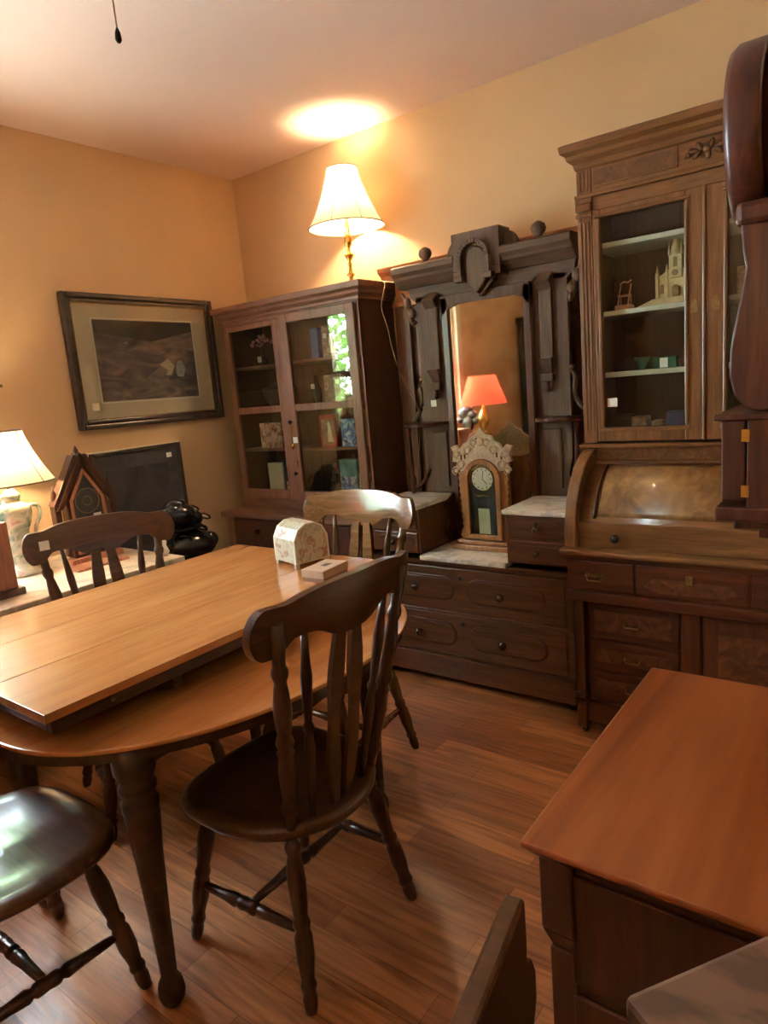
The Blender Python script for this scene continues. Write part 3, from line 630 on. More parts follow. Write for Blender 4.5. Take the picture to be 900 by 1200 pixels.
# mirror back board: two side boards + header
for s_ in (-1, 1):
    xi = MX+s_*.238; xo = MX+s_*.405
    pts = [(xi, .669), (xo, .669), (xo, .95), (xo-s_*.02, 1.02), (xo, 1.10), (xo, 1.93), (xi, 1.93)] if s_ > 0 else [(xi, .669), (xo, .669), (xo, .95), (xo+.02, 1.02), (xo, 1.10), (xo, 1.93), (xi, 1.93)]
    MB().prism(pts, 'y', 3.02, 3.05).build('side_board', M['walnut_z'], dz)
    MB().box(min(xi, xi-s_*.035), max(xi, xi-s_*.035), 2.985, 3.05, .669, 1.90).build('mirror_frame', M['walnut_red'], dz)
    # long applied pilaster with pendant drop
    px = MX+s_*.305
    pl = MB().box(px-.03, px+.03, 3.0, 3.02, 1.54, 1.93).build('pilaster', M['walnut_z'], dz)
    MB().hull([(px-.034, 3.02, 1.86), (px+.034, 3.02, 1.86), (px+.034, 2.995, 1.86), (px-.034, 2.995, 1.86)], [(px-.034, 3.02, 1.94), (px+.034, 3.02, 1.94), (px+.034, 2.965, 1.90), (px-.034, 2.965, 1.90)]).build('block', M['walnut_z'], pl)
    MB().hull([(px-.022, 3.02, 1.49), (px+.022, 3.02, 1.49), (px+.022, 3.005, 1.49), (px-.022, 3.005, 1.49)], [(px-.036, 3.02, 1.56), (px+.036, 3.02, 1.56), (px+.036, 2.965, 1.56), (px-.036, 2.965, 1.56)]).build('block', M['walnut_z'], pl)
    MB().box(px-.03, px+.03, 2.985, 3.02, 1.455, 1.49).build('block', M['walnut_z'], pl)
    MB().lathe([(.004, -.05), (.014, -.04), (.014, -.025), (.007, -.015), (.016, 0)], (px, 2.995, 1.455), 12).build('drop_finial', M['walnut_red'], pl, bevel=0)
    # recessed lower panel
    xa, xb = sorted((MX+s_*.27, MX+s_*.355)); MB().box(xa, xb, 3.008, 3.02, .95, 1.235).build('raised_panel', M['walnut_z'], dz)
    # candle shelf with spindle and bracket
    cx = MX+s_*.375; pts = arc(cx, 3.02, .135, .15, 180, 360, 20)
    sf = MB().prism(pts, 'z', 1.272, 1.292).build('candle_shelf', M['walnut_red'], dz, bevel=.006)
    ex = MX+s_*.455
    MB().turned((ex, 2.94, .917), (ex, 2.94, 1.272), [(0, .008), (.05, .016), (.10, .009), (.16, .018), (.24, .016), (.30, .008), (.36, .013), (.45, .012), (.8, .008), (.92, .009), (.95, .014), (1, .010)], 12).build('spindle', M['walnut_red'], sf, bevel=0)
    q = MB(); pts = smooth([(MX+s_*.40, 3.03, 1.50), (MX+s_*.43, 3.03, 1.47), (MX+s_*.415, 3.03, 1.40), (MX+s_*.44, 3.03, 1.34), (MX+s_*.49, 3.03, 1.30)], 2)
    q.tube(pts, .012, 8); q.ball((MX+s_*.41, 3.03, 1.505), .018); q.build('bracket', M['walnut_z'], sf, bevel=0)
    q = MB(); pts = smooth([(MX+s_*.40, 3.04, 1.05), (MX+s_*.43, 3.04, .985), (MX+s_*.50, 3.04, .93)], 2); q.tube(pts, .012, 8); q.build('foot_scroll', M['walnut_red'], dz, bevel=0)
    # carved scroll under the cornice end
    q = MB(); q.ball((MX+s_*.43, 3.01, 1.85), .028, (1, .8, 1)).ball((MX+s_*.455, 3.01, 1.905), .024, (1, .8, 1.3)).ball((MX+s_*.425, 3.0, 1.815), .016, (.8, .8, 1.4)); q.tube(smooth([(MX+s_*.41, 3.01, 1.80), (MX+s_*.45, 3.01, 1.84), (MX+s_*.44, 3.01, 1.90), (MX+s_*.485, 3.01, 1.955)], 2), .012, 8)
    q.build('carved_scroll', M['walnut_z'], dz, bevel=0)
MB().prism([(MX-.405, 1.90), (MX+.405, 1.90), (MX+.44, 1.93), (MX+.45, 1.98), (MX-.45, 1.98), (MX-.44, 1.93)], 'y', 3.02, 3.05).build('header_board', M['walnut_h'], dz)
q = MB().prism([(MX-.238, 1.80), (MX-.238, 1.91), (MX+.238, 1.91), (MX+.238, 1.80), (MX+.20, 1.845), (MX+.15, 1.862), (MX-.15, 1.862), (MX-.20, 1.845)], 'y', 2.985, 3.02); q.build('mirror_frame', M['walnut_z'], dz)
q = MB(); prof = [(3.05, 1.975), (3.0, 1.975), (2.955, 2.015), (2.95, 2.028), (2.93, 2.045), (2.93, 2.072), (2.945, 2.08), (3.05, 2.08)]
q.prism(prof, 'x', MX-.49, MX-.12); q.build('cornice', M['walnut_h'], dz); MB().prism(prof, 'x', MX+.12, MX+.46).build('cornice', M['walnut_h'], dz)
for s_ in (-1, 1): MB().lathe([(.03, 0), (.018, .006), (.014, .012), (.030, .028), (.034, .043), (.028, .060), (.010, .072)], (MX+s_*.30, 2.975, 2.08), 16).build('ball_finial', M['walnut_z'], dz, bevel=0)
# central pediment block with arch and shield
q = MB(); q.prism([(MX-.125, 2.0), (MX+.125, 2.0), (MX+.125, 2.17), (MX-.125, 2.17)]+[], 'y', 2.935, 3.05)
q.prism([(MX-.125, 1.96), (MX-.075, 1.96), (MX-.075, 2.0), (MX-.125, 2.0)], 'y', 2.935, 3.05).prism([(MX+.075, 1.96), (MX+.125, 1.96), (MX+.125, 2.0), (MX+.075, 2.0)], 'y', 2.935, 3.05)
q.build('pediment_block', M['walnut_z'], dz)
pts = arc(MX, 2.045, .085, .085, 0, 180, 14); pin = arc(MX, 2.045, .062, .065, 0, 180, 14)
q = MB()
for i in range(14):
    a, b_, c_, d_ = pts[i], pts[i+1], pin[i+1], pin[i]
    q.prism([a, b_, c_, d_], 'y', 2.90, 2.935)
q.box(MX-.085, MX-.062, 2.90, 2.935, 1.965, 2.045).box(MX+.062, MX+.085, 2.90, 2.935, 1.965, 2.045)
q.box(MX-.10, MX-.055, 2.89, 2.935, 1.945, 1.972).box(MX+.055, MX+.10, 2.89, 2.935, 1.945, 1.972); q.build('arch_moulding', M['walnut_h'], dz)
MB().prism([(MX-.055, 1.95), (MX, 1.885), (MX+.055, 1.95), (MX+.055, 2.06), (MX+.03, 2.09), (MX, 2.10), (MX-.03, 2.09), (MX-.055, 2.06)], 'y', 2.926, 3.02).build('shield', M['walnut_z'], dz, bevel=.006)
MB().prism([(MX-.075, 1.96), (MX-.075, 1.935), (MX-.005, 1.875), (MX, 1.885), (MX-.055, 1.94)], 'y', 2.955, 3.0).prism([(MX+.075, 1.96), (MX+.055, 1.94), (MX, 1.885), (MX+.005, 1.875), (MX+.075, 1.935)], 'y', 2.955, 3.0).build('shield_moulding', M['walnut_h'], dz, bevel=.002)
for s_ in (-1, 1):
    MB().prism([(MX+s_*.12, 2.08)]+[(MX+s_*(.12+.065*math.sin(R(t))), 2.08+.075*math.cos(R(t))) for t in range(0, 91, 10)], 'y', 2.99, 3.03).build('side_scroll', M['walnut_z'], dz, bevel=.003)
gpts = [(MX-.205, .669), (MX+.24, .669), (MX+.24, 1.84), (MX+.225, 1.862), (MX-.19, 1.862), (MX-.205, 1.84)]
MB().prism(gpts, 'y', 3.0, 3.008).build('mirror_glass', M['mirror'], dz, bevel=0)
tag_part(dz, MX-.34, 3.0185, 1.385, .017)

# gingerbread clock standing on the marble
gc = thing('gingerbread_clock', 'oak mantel clock with pale carved fretwork crest and arched glass, on the dresser marble', 'clock', (-1.575, 2.86, .668))
GX = -1.575
def offs(pts, dx, dz): return [(x+dx, z+dz) for x, z in pts]
MB().box(GX-.175, GX+.175, 2.80, 2.94, .668, .695).box(GX-.155, GX+.155, 2.81, 2.94, .695, .715).build('base', M['clock_oak'], gc, bevel=.005)
left = []
for i in range(25):
    z = .715+(1.10-.715)*i/24; left.append((-.118-.016*(i/24)-(.007 if i % 2 else 0) - (.02*math.exp(-((z-.74)/.02)**2)), z))
crest = [(-.160, 1.105), (-.150, 1.145), (-.165, 1.175), (-.135, 1.185), (-.115, 1.165), (-.095, 1.19), (-.07, 1.20), (-.055, 1.225), (-.03, 1.232), (0, 1.268)]
pl_ = left+crest; poly = pl_+[(-x, z) for x, z in reversed(pl_[:-1])]
cut = 1.06
low = [(x, z) for x, z in left if z <= cut]; lowp = low+[(-x, z) for x, z in reversed(low)]
MB().prism([(GX+x, z) for x, z in lowp], 'y', 2.835, 2.85).build('front_board', M['clock_oak'], gc, bevel=.001)
up = [(low[-1][0], cut)]+[(x, z) for x, z in left if z > cut]+crest; upp = up+[(-x, z) for x, z in reversed(up[:-1])]
cr_ = MB().prism([(GX+x, z) for x, z in upp], 'y', 2.83, 2.85).build('fretwork_crest', M['clock_pale'], gc, bevel=.001)
q = MB()
for sx in (-1, 1):
    for (x, z, r_, a) in ((.11, 1.09, .022, .3), (.13, 1.14, .018, -.4), (.07, 1.16, .020, .8), (.035, 1.195, .016, .2), (.14, 1.06, .016, 0)):
        q.ball((GX+sx*x, 2.829, z), r_, (.8, .25, .8), 10)
        q.tube([(GX+sx*x+.02*math.cos(t*.6), 2.827, z+.02*math.sin(t*.6)) for t in range(9)], .003, 6)
q.ball((GX, 2.829, 1.20), .022, (.9, .3, 1.0), 12); q.build('carving', M['clock_pale'], cr_, bevel=0)
q = MB()
for x, z in ((-.108, 1.125), (.108, 1.125), (.012, 1.20), (-.02, 1.205), (.035, 1.205), (.085, 1.135), (-.088, 1.13)): q.box(GX+x-.004, GX+x+.004, 2.8285, 2.8298, z-.012, z+.012)
q.build('piercing', M['iron'], cr_, bevel=0)
MB().box(GX-.10, GX+.10, 2.85, 2.93, .715, 1.10).build('case', M['clock_oak'], gc)
def arched(hw, z0, zs, n=14): return [(-hw, z0), (hw, z0)]+[(hw*math.cos(R(180*i/n)), zs+hw*math.sin(R(180*i/n))) for i in range(n+1)]
o_, i_ = arched(.098, .725, 1.02), arched(.074, .745, 1.02)
q = MB()
for k in range(len(o_)):
    a, b_, c_, d_ = o_[k], o_[(k+1) % len(o_)], i_[(k+1) % len(o_)], i_[k]
    q.prism([(GX+p[0], p[1]) for p in (a, b_, c_, d_)], 'y', 2.815, 2.835)
dd = q.build('door', M['clock_oak'], gc, bevel=.002)
MB().prism([(GX+x, z) for x, z in i_], 'y', 2.832, 2.8345).build('backplate', M['sky_dark'], dd, bevel=0)
MB().prism([(GX+x, z) for x, z in i_], 'y', 2.822, 2.824).build('glass_pane', M['glass_strong'], dd, bevel=0)
q = MB().lathe([(.058, 0), (.058, .002)], (GX, 2.831, 1.02), 28, (0, -1, 0)); q.build('dial', M['tag'], dd, bevel=0)
q = MB()
for k in range(12):
    a = 2*PI*k/12; q.box(GX+.047*math.sin(a)-.002, GX+.047*math.sin(a)+.002, 2.8278, 2.8288, 1.02+.047*math.cos(a)-.004, 1.02+.047*math.cos(a)+.004)
q.tube([(GX, 2.828, 1.02), (GX+.026, 2.828, .995)], .0015, 5).tube([(GX, 2.828, 1.02), (GX+.008, 2.828, 1.06)], .0012, 5); q.build('dial_markings', M['iron'], dd, bevel=0)
q = MB().tube([(GX+.058*math.cos(2*PI*i/28), 2.830, 1.02+.058*math.sin(2*PI*i/28)) for i in range(29)], .0025, 6)
q.tube(smooth([(GX-.05, 2.83, .95), (GX-.03, 2.83, .93), (GX, 2.83, .945), (GX+.03, 2.83, .93), (GX+.05, 2.83, .95)], 2), .003, 6); q.build('gilt_ring', M['brass'], dd, bevel=0)
MB().box(GX-.03, GX+.03, 2.828, 2.831, .75, .875).build('paper_label', M['cream'], dd, bevel=0)

# ------------------------------------------------------------------ secretary bookcase on cylinder desk
sd = thing('secretary_desk', 'tall carved walnut secretary with glazed bookcase above a cylinder desk', 'desk', (-.57, 2.85, 0))
SX0, SX1 = -1.045, -.095; SY = 2.78; SB = 3.10; SC = (SX0+SX1)/2
MB().box(SX0, SX0+.03, SY, SB, 1.17, 2.26).build('side_panel', M['oak'], sd)
MB().box(SX1-.03, SX1, SY, SB, 1.17, 2.26).build('side_panel', M['oak'], sd)
MB().box(SX0+.03, SX1-.03, SB-.012, SB, 1.17, 2.26).build('back_panel', M['oak_in'], sd)
MB().box(SX0+.03, SX1-.03, SY+.02, SB-.012, 1.215, 1.245).build('shelf', M['oak_in'], sd)
MB().box(SX0+.03, SX1-.03, SY+.02, SB-.012, 2.14, 2.17).build('top_board', M['oak_in'], sd)
for z in (1.968, 1.705, 1.462): MB().box(SX0+.031, SX1-.031, SY+.035, SB-.013, z-.010, z+.010).build('shelf', M['white'], sd)
q = MB(); prof = [(0, 2.255), (.008, 2.262), (.012, 2.28), (.03, 2.295), (.034, 2.31), (.05, 2.322), (.054, 2.345), (.046, 2.352)]
SXR = SX1-.0
for k in range(len(prof)-1):
    (o0, z0), (o1, z1) = prof[k], prof[k+1]
    q.hull([(SX0-o0, SY-o0, z0), (SXR, SY-o0, z0), (SXR, SB, z0), (SX0-o0, SB, z0)], [(SX0-o1, SY-o1, z1), (SXR, SY-o1, z1), (SXR, SB, z1), (SX0-o1, SB, z1)])
q.build('cornice', M['oak_h'], sd, bevel=.001)
MB().box(SX0, SX1, SY-.004, SY+.02, 2.165, 2.258).build('frieze', M['oak_h'], sd)
for a, b_ in ((-.975, -.675), (-.47, -.17)):
    MB().box(a-.008, b_+.008, SY-.010, SY-.004, 2.182, 2.252).build('frieze_panel', M['oak_h'], sd, bevel=.002)
    MB().box(a, b_, SY-.012, SY-.010, 2.19, 2.244).build('burl_panel', M['burl2'], sd, bevel=0)
q = MB()
for k in range(7):
    a = R(20+k*51); q.ball((SC-.0+.034*math.cos(a)*1.3, SY-.016, 2.215+.016*math.sin(a)), .017, (1.1, .6, .55), 8, Matrix.Rotation(-a, 3, 'Y').to_quaternion())
q.ball((SC, SY-.02, 2.215), .014).ball((SC-.06, SY-.014, 2.21), .010).ball((SC+.06, SY-.014, 2.21), .010)
q.tube(smooth([(SC-.075, SY-.014, 2.20), (SC-.05, SY-.016, 2.235), (SC-.03, SY-.016, 2.20)], 2), .004, 6).tube(smooth([(SC+.075, SY-.014, 2.20), (SC+.05, SY-.016, 2.235), (SC+.03, SY-.016, 2.20)], 2), .004, 6)
q.build('carved_rosette', M['burl2'], sd, bevel=0)
MB().box(SX0-.008, SX1, SY-.018, SY+.01, 2.150, 2.165).build('band_moulding', M['oak_h'], sd)
MB().box(SX0, SX1, SY-.002, SY+.02, 2.10, 2.15).build('head_rail', M['oak_h'], sd)
for xa in (SX0, SX1-.06):
    pl = MB().box(xa, xa+.058, SY-.010, SY+.02, 1.19, 2.258).build('pilaster', M['oak'], sd)
    for k in range(3): MB().box(xa+.010+k*.015, xa+.018+k*.015, SY-.014, SY-.010, 1.24, 2.06).build('flute', M['oak'], pl, bevel=.002)
    for k in range(3): MB().box(xa+.010+k*.015, xa+.018+k*.015, SY-.014, SY-.010, 2.175, 2.25).build('flute', M['oak'], pl, bevel=.002)
    MB().box(xa-.006, xa+.062, SY-.020, SY+.01, 2.13, 2.15).box(xa-.003, xa+.06, SY-.026, SY+.01, 2.10, 2.13).box(xa-.006, xa+.062, SY-.018, SY+.01, 2.08, 2.095).build('capital', M['oak'], pl, bevel=.004)
for (xa, xb, ga, gb, lk) in ((SX0+.06, SC-.012, -.955, -.645, -.612), (SC-.004, SX1-.062, SC+.068, -.185, SC+.03)):
    dd = MB().box(xa, ga, SY-.012, SY+.012, 1.195, 2.098).box(gb, xb, SY-.012, SY+.012, 1.195, 2.098).box(ga, gb, SY-.012, SY+.012, 1.195, 1.25).box(ga, gb, SY-.012, SY+.012, 2.065, 2.098).build('door', M['oak'], sd)
    MB().box(ga, gb, SY-.002, SY+.001, 1.25, 2.065).build('glass_pane', M['glass'], dd, bevel=0)
    MB().box(ga-.012, ga, SY-.022, SY-.012, 1.26, 2.06).build('bead', M['oak'], dd, bevel=.003); MB().box(gb, gb+.012, SY-.022, SY-.012, 1.26, 2.06).build('bead', M['oak'], dd, bevel=.003)
    MB().box(ga-.02, gb+.02, SY-.024, SY-.012, 2.066, 2.078).build('bead', M['oak_h'], dd, bevel=.003); MB().box(ga-.02, gb+.02, SY-.024, SY-.012, 1.236, 1.252).build('bead', M['oak_h'], dd, bevel=.003)
    q = MB().prism([(lk-.010, 1.665), (lk+.010, 1.665), (lk+.013, 1.69), (lk+.006, 1.715), (lk-.006, 1.715), (lk-.013, 1.69)], 'y', SY-.015, SY-.012); q.build('escutcheon', M['brass_old'], dd, bevel=.001)
MB().box(SC-.014, SC-.003, SY-.020, SY, 1.195, 2.10).build('meeting_bead', M['oak'], sd)
MB().box(SX0-.012, SX1, SY-.035, SB, 1.172, 1.187).build('waist_moulding', M['oak_h'], sd)
MB().box(SX0+.05, SX1-.05, SY-.012, SY+.03, 1.115, 1.172).build('waist_frieze', M['burl2'], sd)
MB().box(SX0+.05, SX1-.05, SY-.03, SY+.03, 1.100, 1.115).build('waist_lip', M['oak_h'], sd)
# cylinder section
def arcpts(r, a0, a1, n, cy=2.81, cz=.825, rz=None): return [(cy-r*math.cos(R(a0+(a1-a0)*i/n)), cz+(rz or r)*math.sin(R(a0+(a1-a0)*i/n))) for i in range(n+1)]
for xa, xb in ((SX0, SX0+.048), (SX1-.048, SX1)):
    MB().prism([(SB, .80), (2.515, .80)]+arcpts(.295, 0, 90, 16, rz=.345)+[(SB, 1.17)], 'x', xa, xb).build('desk_side', M['oak'], sd, bevel=.006)
inner = arcpts(.262, 0, 78, 14, rz=.285)
def cyl_panel(xa, xb, r, a0, a1, th, rz, n=12):
    o_ = arcpts(r, a0, a1, n, rz=rz); i_ = arcpts(r-th, a0, a1, n, rz=rz-th); q = MB()
    A = [[q.bm.verts.new((x, p[0], p[1])) for x in (xa, xb)] for p in o_]; B = [[q.bm.verts.new((x, p[0], p[1])) for x in (xa, xb)] for p in i_]
    for k in range(n):
        f = q.bm.faces.new([A[k][0], A[k][1], A[k+1][1], A[k+1][0]]); f.smooth = True
        q.bm.faces.new([B[k][0], B[k+1][0], B[k+1][1], B[k][1]])
        for j in (0, 1): q.bm.faces.new([A[k][j], A[k+1][j], B[k+1][j], B[k][j]])
    for k in (0, n): q.bm.faces.new([A[k][0], A[k][1], B[k][1], B[k][0]])
    return q
lid = cyl_panel(SX0+.05, SX1-.05, .262, 0, 88, .02, .285).build('cylinder_lid', M['oak_h'], sd, bevel=0)
cyl_panel(SX0+.115, SX1-.115, .264, 20, 74, .012, .287).build('burl_panel', M['burl'], lid, bevel=0)
cyl_panel(SX0+.102, SX0+.115, .270, 18, 76, .012, .293).build('panel_moulding', M['desk_z'], lid, bevel=0)
cyl_panel(SX1-.115, SX1-.102, .270, 18, 76, .012, .293).build('panel_moulding', M['desk_z'], lid, bevel=0)
cyl_panel(SX0+.102, SX1-.102, .270, 74, 77, .012, .293, 2).build('panel_moulding', M['desk_z'], lid, bevel=0)
MB().box(SX0+.05, SX1-.05, 2.545, 2.565, .80, .90).build('lid_rail', M['oak_h'], lid)
for x in (-.845, -.295): MB().lathe([(.006, 0), (.008, .010), (.016, .018), (.017, .026), (.009, .033), (.001, .034)], (x, 2.545, .846), 14, (0, -1, 0)).build('knob', M['black'], lid, bevel=0)
MB().box(SX0-.012, SX1+.012, 2.485, SB, .778, .80).build('desk_top', M['oak_h'], sd, bevel=.008)
# frieze drawers
MB().box(SX0+.01, SX1-.01, 2.51, SB, .60, .778).build('drawer_case', M['desk'], sd)
for k, (xa, xb) in enumerate(((SX0+.04, SC-.20), (SC-.19, SC+.19), (SC+.20, SX1-.04))):
    dr = MB().box(xa, xb, 2.500, 2.51, .64, .755).build('drawer', M['desk'], sd)
    xc = (xa+xb)/2-(.0 if k != 0 else .03)
    if k != 1:
        q = MB().box(xc-.035, xc+.035, 2.496, 2.50, .692, .708); q.tube([(xc-.03, 2.492, .695), (xc-.025, 2.485, .680), (xc+.025, 2.485, .680), (xc+.03, 2.492, .695)], .0035, 6); q.ball((xc-.03, 2.494, .70), .007).ball((xc+.03, 2.494, .70), .007); q.build('handle', M['brass_old'], dr, bevel=0)
    else:
        MB().prism([(xa+.03, .675), (xa+.06, .71), (xb-.06, .71), (xb-.03, .675), (xb-.08, .655), (xa+.08, .655)], 'y', 2.494, 2.50).build('applied_panel', M['burl_dark'], dr, bevel=.002)
        MB().box(xc-.012, xc+.012, 2.488, 2.494, .70, .735).build('handle', M['brass_old'], dr, bevel=.002)
MB().box(SX0+.01, SX1-.01, 2.49, 2.51, .590, .628).build('apron_rail', M['desk'], sd)
MB().box(SX0+.045, SX1-.045, 2.545, SB, .06, .60).build('lower_case', M['desk'], sd)
for xa in (SX0+.035, SX1-.075):
    p = MB().box(xa, xa+.04, 2.505, 2.56, .19, .60).box(xa-.004, xa+.044, 2.498, 2.56, .165, .19).box(xa-.004, xa+.044, 2.498, 2.56, .135, .155).box(xa, xa+.04, 2.505, 2.56, .03, .135).build('front_post', M['desk_z'], sd, bevel=.005)
    MB().lathe([(.010, 0), (.016, .015), (.012, .031)], (xa+.02, 2.54, 0), 10).build('caster', M['iron'], p, bevel=0)
for xa in (SX0+.035, SX1-.075): MB().box(xa, xa+.04, SB-.06, SB-.001, 0, .60).build('rear_post', M['desk_z'], sd)
MB().box(SX0+.075, SX1-.075, 2.52, 2.56, .06, .15).build('base_rail', M['desk'], sd)
for k, (a, b_) in enumerate(((.165, .285), (.297, .417), (.429, .575))):
    dr = MB().box(SX0+.085, SC-.045, 2.533, 2.545, a, b_).build('drawer', M['desk'], sd)
    MB().box(SX0+.11, SC-.07, 2.529, 2.533, a+.03, b_-.03).build('burl_panel', M['burl_dark'], dr, bevel=.001)
    xc = (SX0+.04+SC)/2; q = MB().tube([(xc-.03, 2.527, (a+b_)/2+.005), (xc-.025, 2.518, (a+b_)/2-.01), (xc+.025, 2.518, (a+b_)/2-.01), (xc+.03, 2.527, (a+b_)/2+.005)], .0035, 6); q.build('handle', M['brass_old'], dr, bevel=0)
MB().box(SC-.035, SC+.03, 2.525, 2.545, .15, .59).build('stile', M['desk_z'], sd)
dd = MB().box(SC+.04, SX1-.085, 2.530, 2.545, .165, .575).build('lower_door', M['desk_z'], sd)
MB().box(SC+.09, SX1-.135, 2.524, 2.530, .22, .52).build('burl_panel', M['burl_dark'], dd, bevel=.003)

# contents of the bookcase
ZA, ZB_, ZC = 1.7155, 1.4725, 1.2455
ca = thing('cathedral_model', 'cream wooden cathedral model with tall spire on white secretary shelf', 'model', (-.72, 2.93, ZA))
KX = -.725; KY = 2.92
MB().hull([(KX-.13, KY-.06, ZA), (KX+.11, KY-.06, ZA), (KX+.11, KY+.10, ZA), (KX-.13, KY+.10, ZA)], [(KX-.07, KY-.03, ZA+.028), (KX+.095, KY-.03, ZA+.028), (KX+.095, KY+.09, ZA+.028), (KX-.07, KY+.09, ZA+.028)]).build('base', M['ivory'], ca, bevel=.002)
q = MB().box(KX-.055, KX+.085, KY-.01, KY+.09, ZA+.028, ZA+.105)
q.prism([(KX-.06, ZA+.105), (KX+.09, ZA+.105), (KX+.015, ZA+.15)], 'y', KY-.01, KY+.09)
for x in (-.055, -.02, .05, .085): q.box(KX+x-.006, KX+x+.006, KY-.02, KY+.0, ZA+.028, ZA+.125); q.lathe([(.007, 0), (.001, .03)], (KX+x, KY-.01, ZA+.125), 6)
q.build('nave', M['ivory'], ca, bevel=0)
q = MB().box(KX-.008, KX+.038, KY-.025, KY+.02, ZA+.10, ZA+.185); q.lathe([(.024, 0), (.022, .02), (.002, .095)], (KX+.015, KY-.002, ZA+.185), 8)
for x in (-.008, .038): q.lathe([(.005, 0), (.001, .05)], (KX+x, KY-.022, ZA+.185), 6)
q.build('spire', M['ivory'], ca, bevel=0)
q = MB().prism([(KX+.015+a, ZA+.03+b_) for a, b_ in arched(.013, 0, .03, 8)], 'y', KY-.0215, KY-.0105)
q.lathe([(.012, 0), (.012, .004)], (KX+.015, KY-.023, ZA+.118), 14, (0, -1, 0)); q.prism([(KX+.015+a, ZA+.14+b_) for a, b_ in arched(.007, 0, .03, 8)], 'y', KY-.0275, KY-.025)
for x in (-.038, .067): q.prism([(KX+x+a, ZA+.045+b_) for a, b_ in arched(.006, 0, .03, 8)], 'y', KY-.013, KY-.010)
q.build('openings', M['ivory_dk'], ca, bevel=0)
ch = thing('miniature_chair', 'miniature carved wooden chair on pale plinth beside the cathedral model', 'figurine', (-.895, 2.87, ZA))
MB().box(-.925, -.865, 2.83, 2.89, ZA, ZA+.018).build('plinth', M['bronze_wood'], ch)
q = MB(); 
for x in (-.915, -.875):
    q.tube(smooth([(x, 2.84, ZA+.018), (x+.003, 2.845, ZA+.05), (x-.003, 2.875, ZA+.07), (x+.002, 2.878, ZA+.10)], 2), .0035, 6); q.tube([(x, 2.88, ZA+.018), (x, 2.876, ZA+.06)], .003, 6)
q.tube(smooth([(-.917, 2.878, ZA+.10), (-.905, 2.878, ZA+.112), (-.885, 2.878, ZA+.105), (-.872, 2.878, ZA+.115)], 2), .0035, 6).box(-.917, -.873, 2.842, 2.88, ZA+.052, ZA+.058); q.build('frame', M['bronze_wood'], ch, bevel=0)
q = MB(); q.box(-.955, -.93, 2.90, 2.94, ZA, ZA+.03)
for k in range(5): q.tube([(-.942, 2.92, ZA+.03), (-.955+.012*k, 2.92, ZA+.11+.012*(k % 2))], .002, 5); q.ball((-.955+.012*k, 2.92, ZA+.115+.012*(k % 2)), .007, (1, .6, .7), 6)
single('wire_tree', q, M['darkthing'], 'small dark wire tree ornament at the left end of the white shelf', 'figurine', (-.94, 2.92, ZA), bevel=0)
q = MB().box(-.95, -.84, 2.87, 2.93, ZB_, ZB_+.035); single('box', q, M['darkthing'], 'low dark box at left end of the lower white secretary shelf', 'box', (-.9, 2.9, ZB_))
q = MB().lathe([(.012, 0), (.03, .045), (.032, .05)], (-.83, 2.86, ZB_), 14); single('bowl', q, M['green'], 'small green glass cup on the lower white secretary shelf', 'bowl', (-.83, 2.86, ZB_), bevel=0)
o = single('box', MB().box(-.795, -.705, 2.88, 2.93, ZB_, ZB_+.045), M['green'], 'green box with white tag on the lower white secretary shelf', 'box', (-.75, 2.9, ZB_))
q = MB().box(-.765, -.735, 2.874, 2.875, ZB_+.002, ZB_+.04); q.build('price_tag', M['tag'], o, bevel=0)
q = MB().lathe([(.03, 0), (.035, .03), (.015, .045), (.02, .07), (.005, .085)], (-.665, 2.89, ZB_), 12); single('ornament', q, M['darkthing'], 'dark lidded ornament at right of the lower white secretary shelf', 'ornament', (-.665, 2.89, ZB_), bevel=0)
for k, (x, w__, h, mm_, lb) in enumerate(((-.92, .05, .05, 'darkthing', 'dark small box at left corner of secretary bookcase floor'), (-.845, .03, .04, 'card3', 'small brown box left of centre on secretary bookcase floor'), (-.775, .02, .02, 'card3', 'tiny low brown box in the middle of secretary bookcase floor'), (-.69, .045, .055, 'navy', 'navy blue box at right of secretary bookcase floor'))):
    single('box', MB().box(x-w__, x+w__, 2.85, 2.92, ZC, ZC+h), M[mm_], lb, 'box', (x, 2.88, ZC))
q = MB().box(-.945, -.905, 2.7755, 2.7765, 1.335, 1.37); o = q.build('price_tag', M['tag'], sd, bevel=0)
for k, (x, h, mm_, z, lb) in enumerate(((-.44, .10, 'card3', ZA, 'brown picture box on the middle shelf behind the right secretary door'), (-.43, .07, 'darkthing', ZB_, 'dark box on the lower shelf behind the right secretary door'), (-.43, .06, 'cream', ZC, 'cream box on the bottom behind the right secretary door'))):
    single('box', MB().box(x-.05, x+.05, 2.87, 2.93, z, z+h), M[mm_], lb, 'box', (x, 2.9, z))

# ------------------------------------------------------------------ wall clock on the partition
wc = thing('wall_clock', 'dark red mahogany wall clock with round head, seen side-on at the right edge', 'clock', (-.07, 1.62, 1.14))
WX = -.07; FX = -.275; CYc = 1.62; CZ = 1.915
# round head: bezel disc + drum
MB().lathe([(.165, 0), (.168, .006), (.168, .05), (.160, .062)], (FX+.062, CYc, CZ), 48, (-1, 0, 0)).build('bezel', M['clock_mah'], wc, bevel=0)
MB().lathe([(.150, 0), (.150, .145)], (WX, CYc, CZ), 48, (-1, 0, 0)).build('head_drum', M['clock_mah'], wc, bevel=0)
MB().lathe([(.135, 0), (.135, .003)], (FX, CYc, CZ), 40, (-1, 0, 0)).build('dial', M['cream'], wc, bevel=0)
MB().lathe([(.02, 0), (.02, .02), (.008, .03), (.024, .05), (.014, .075), (.002, .09)], (-.14, CYc, CZ+.149), 14).build('finial', M['clock_mah'], wc, bevel=0)
MB().box(FX+.015, WX, CYc-.128, CYc+.128, CZ-.180, CZ-.135).build('collar', M['clock_mah'], wc, bevel=.012)
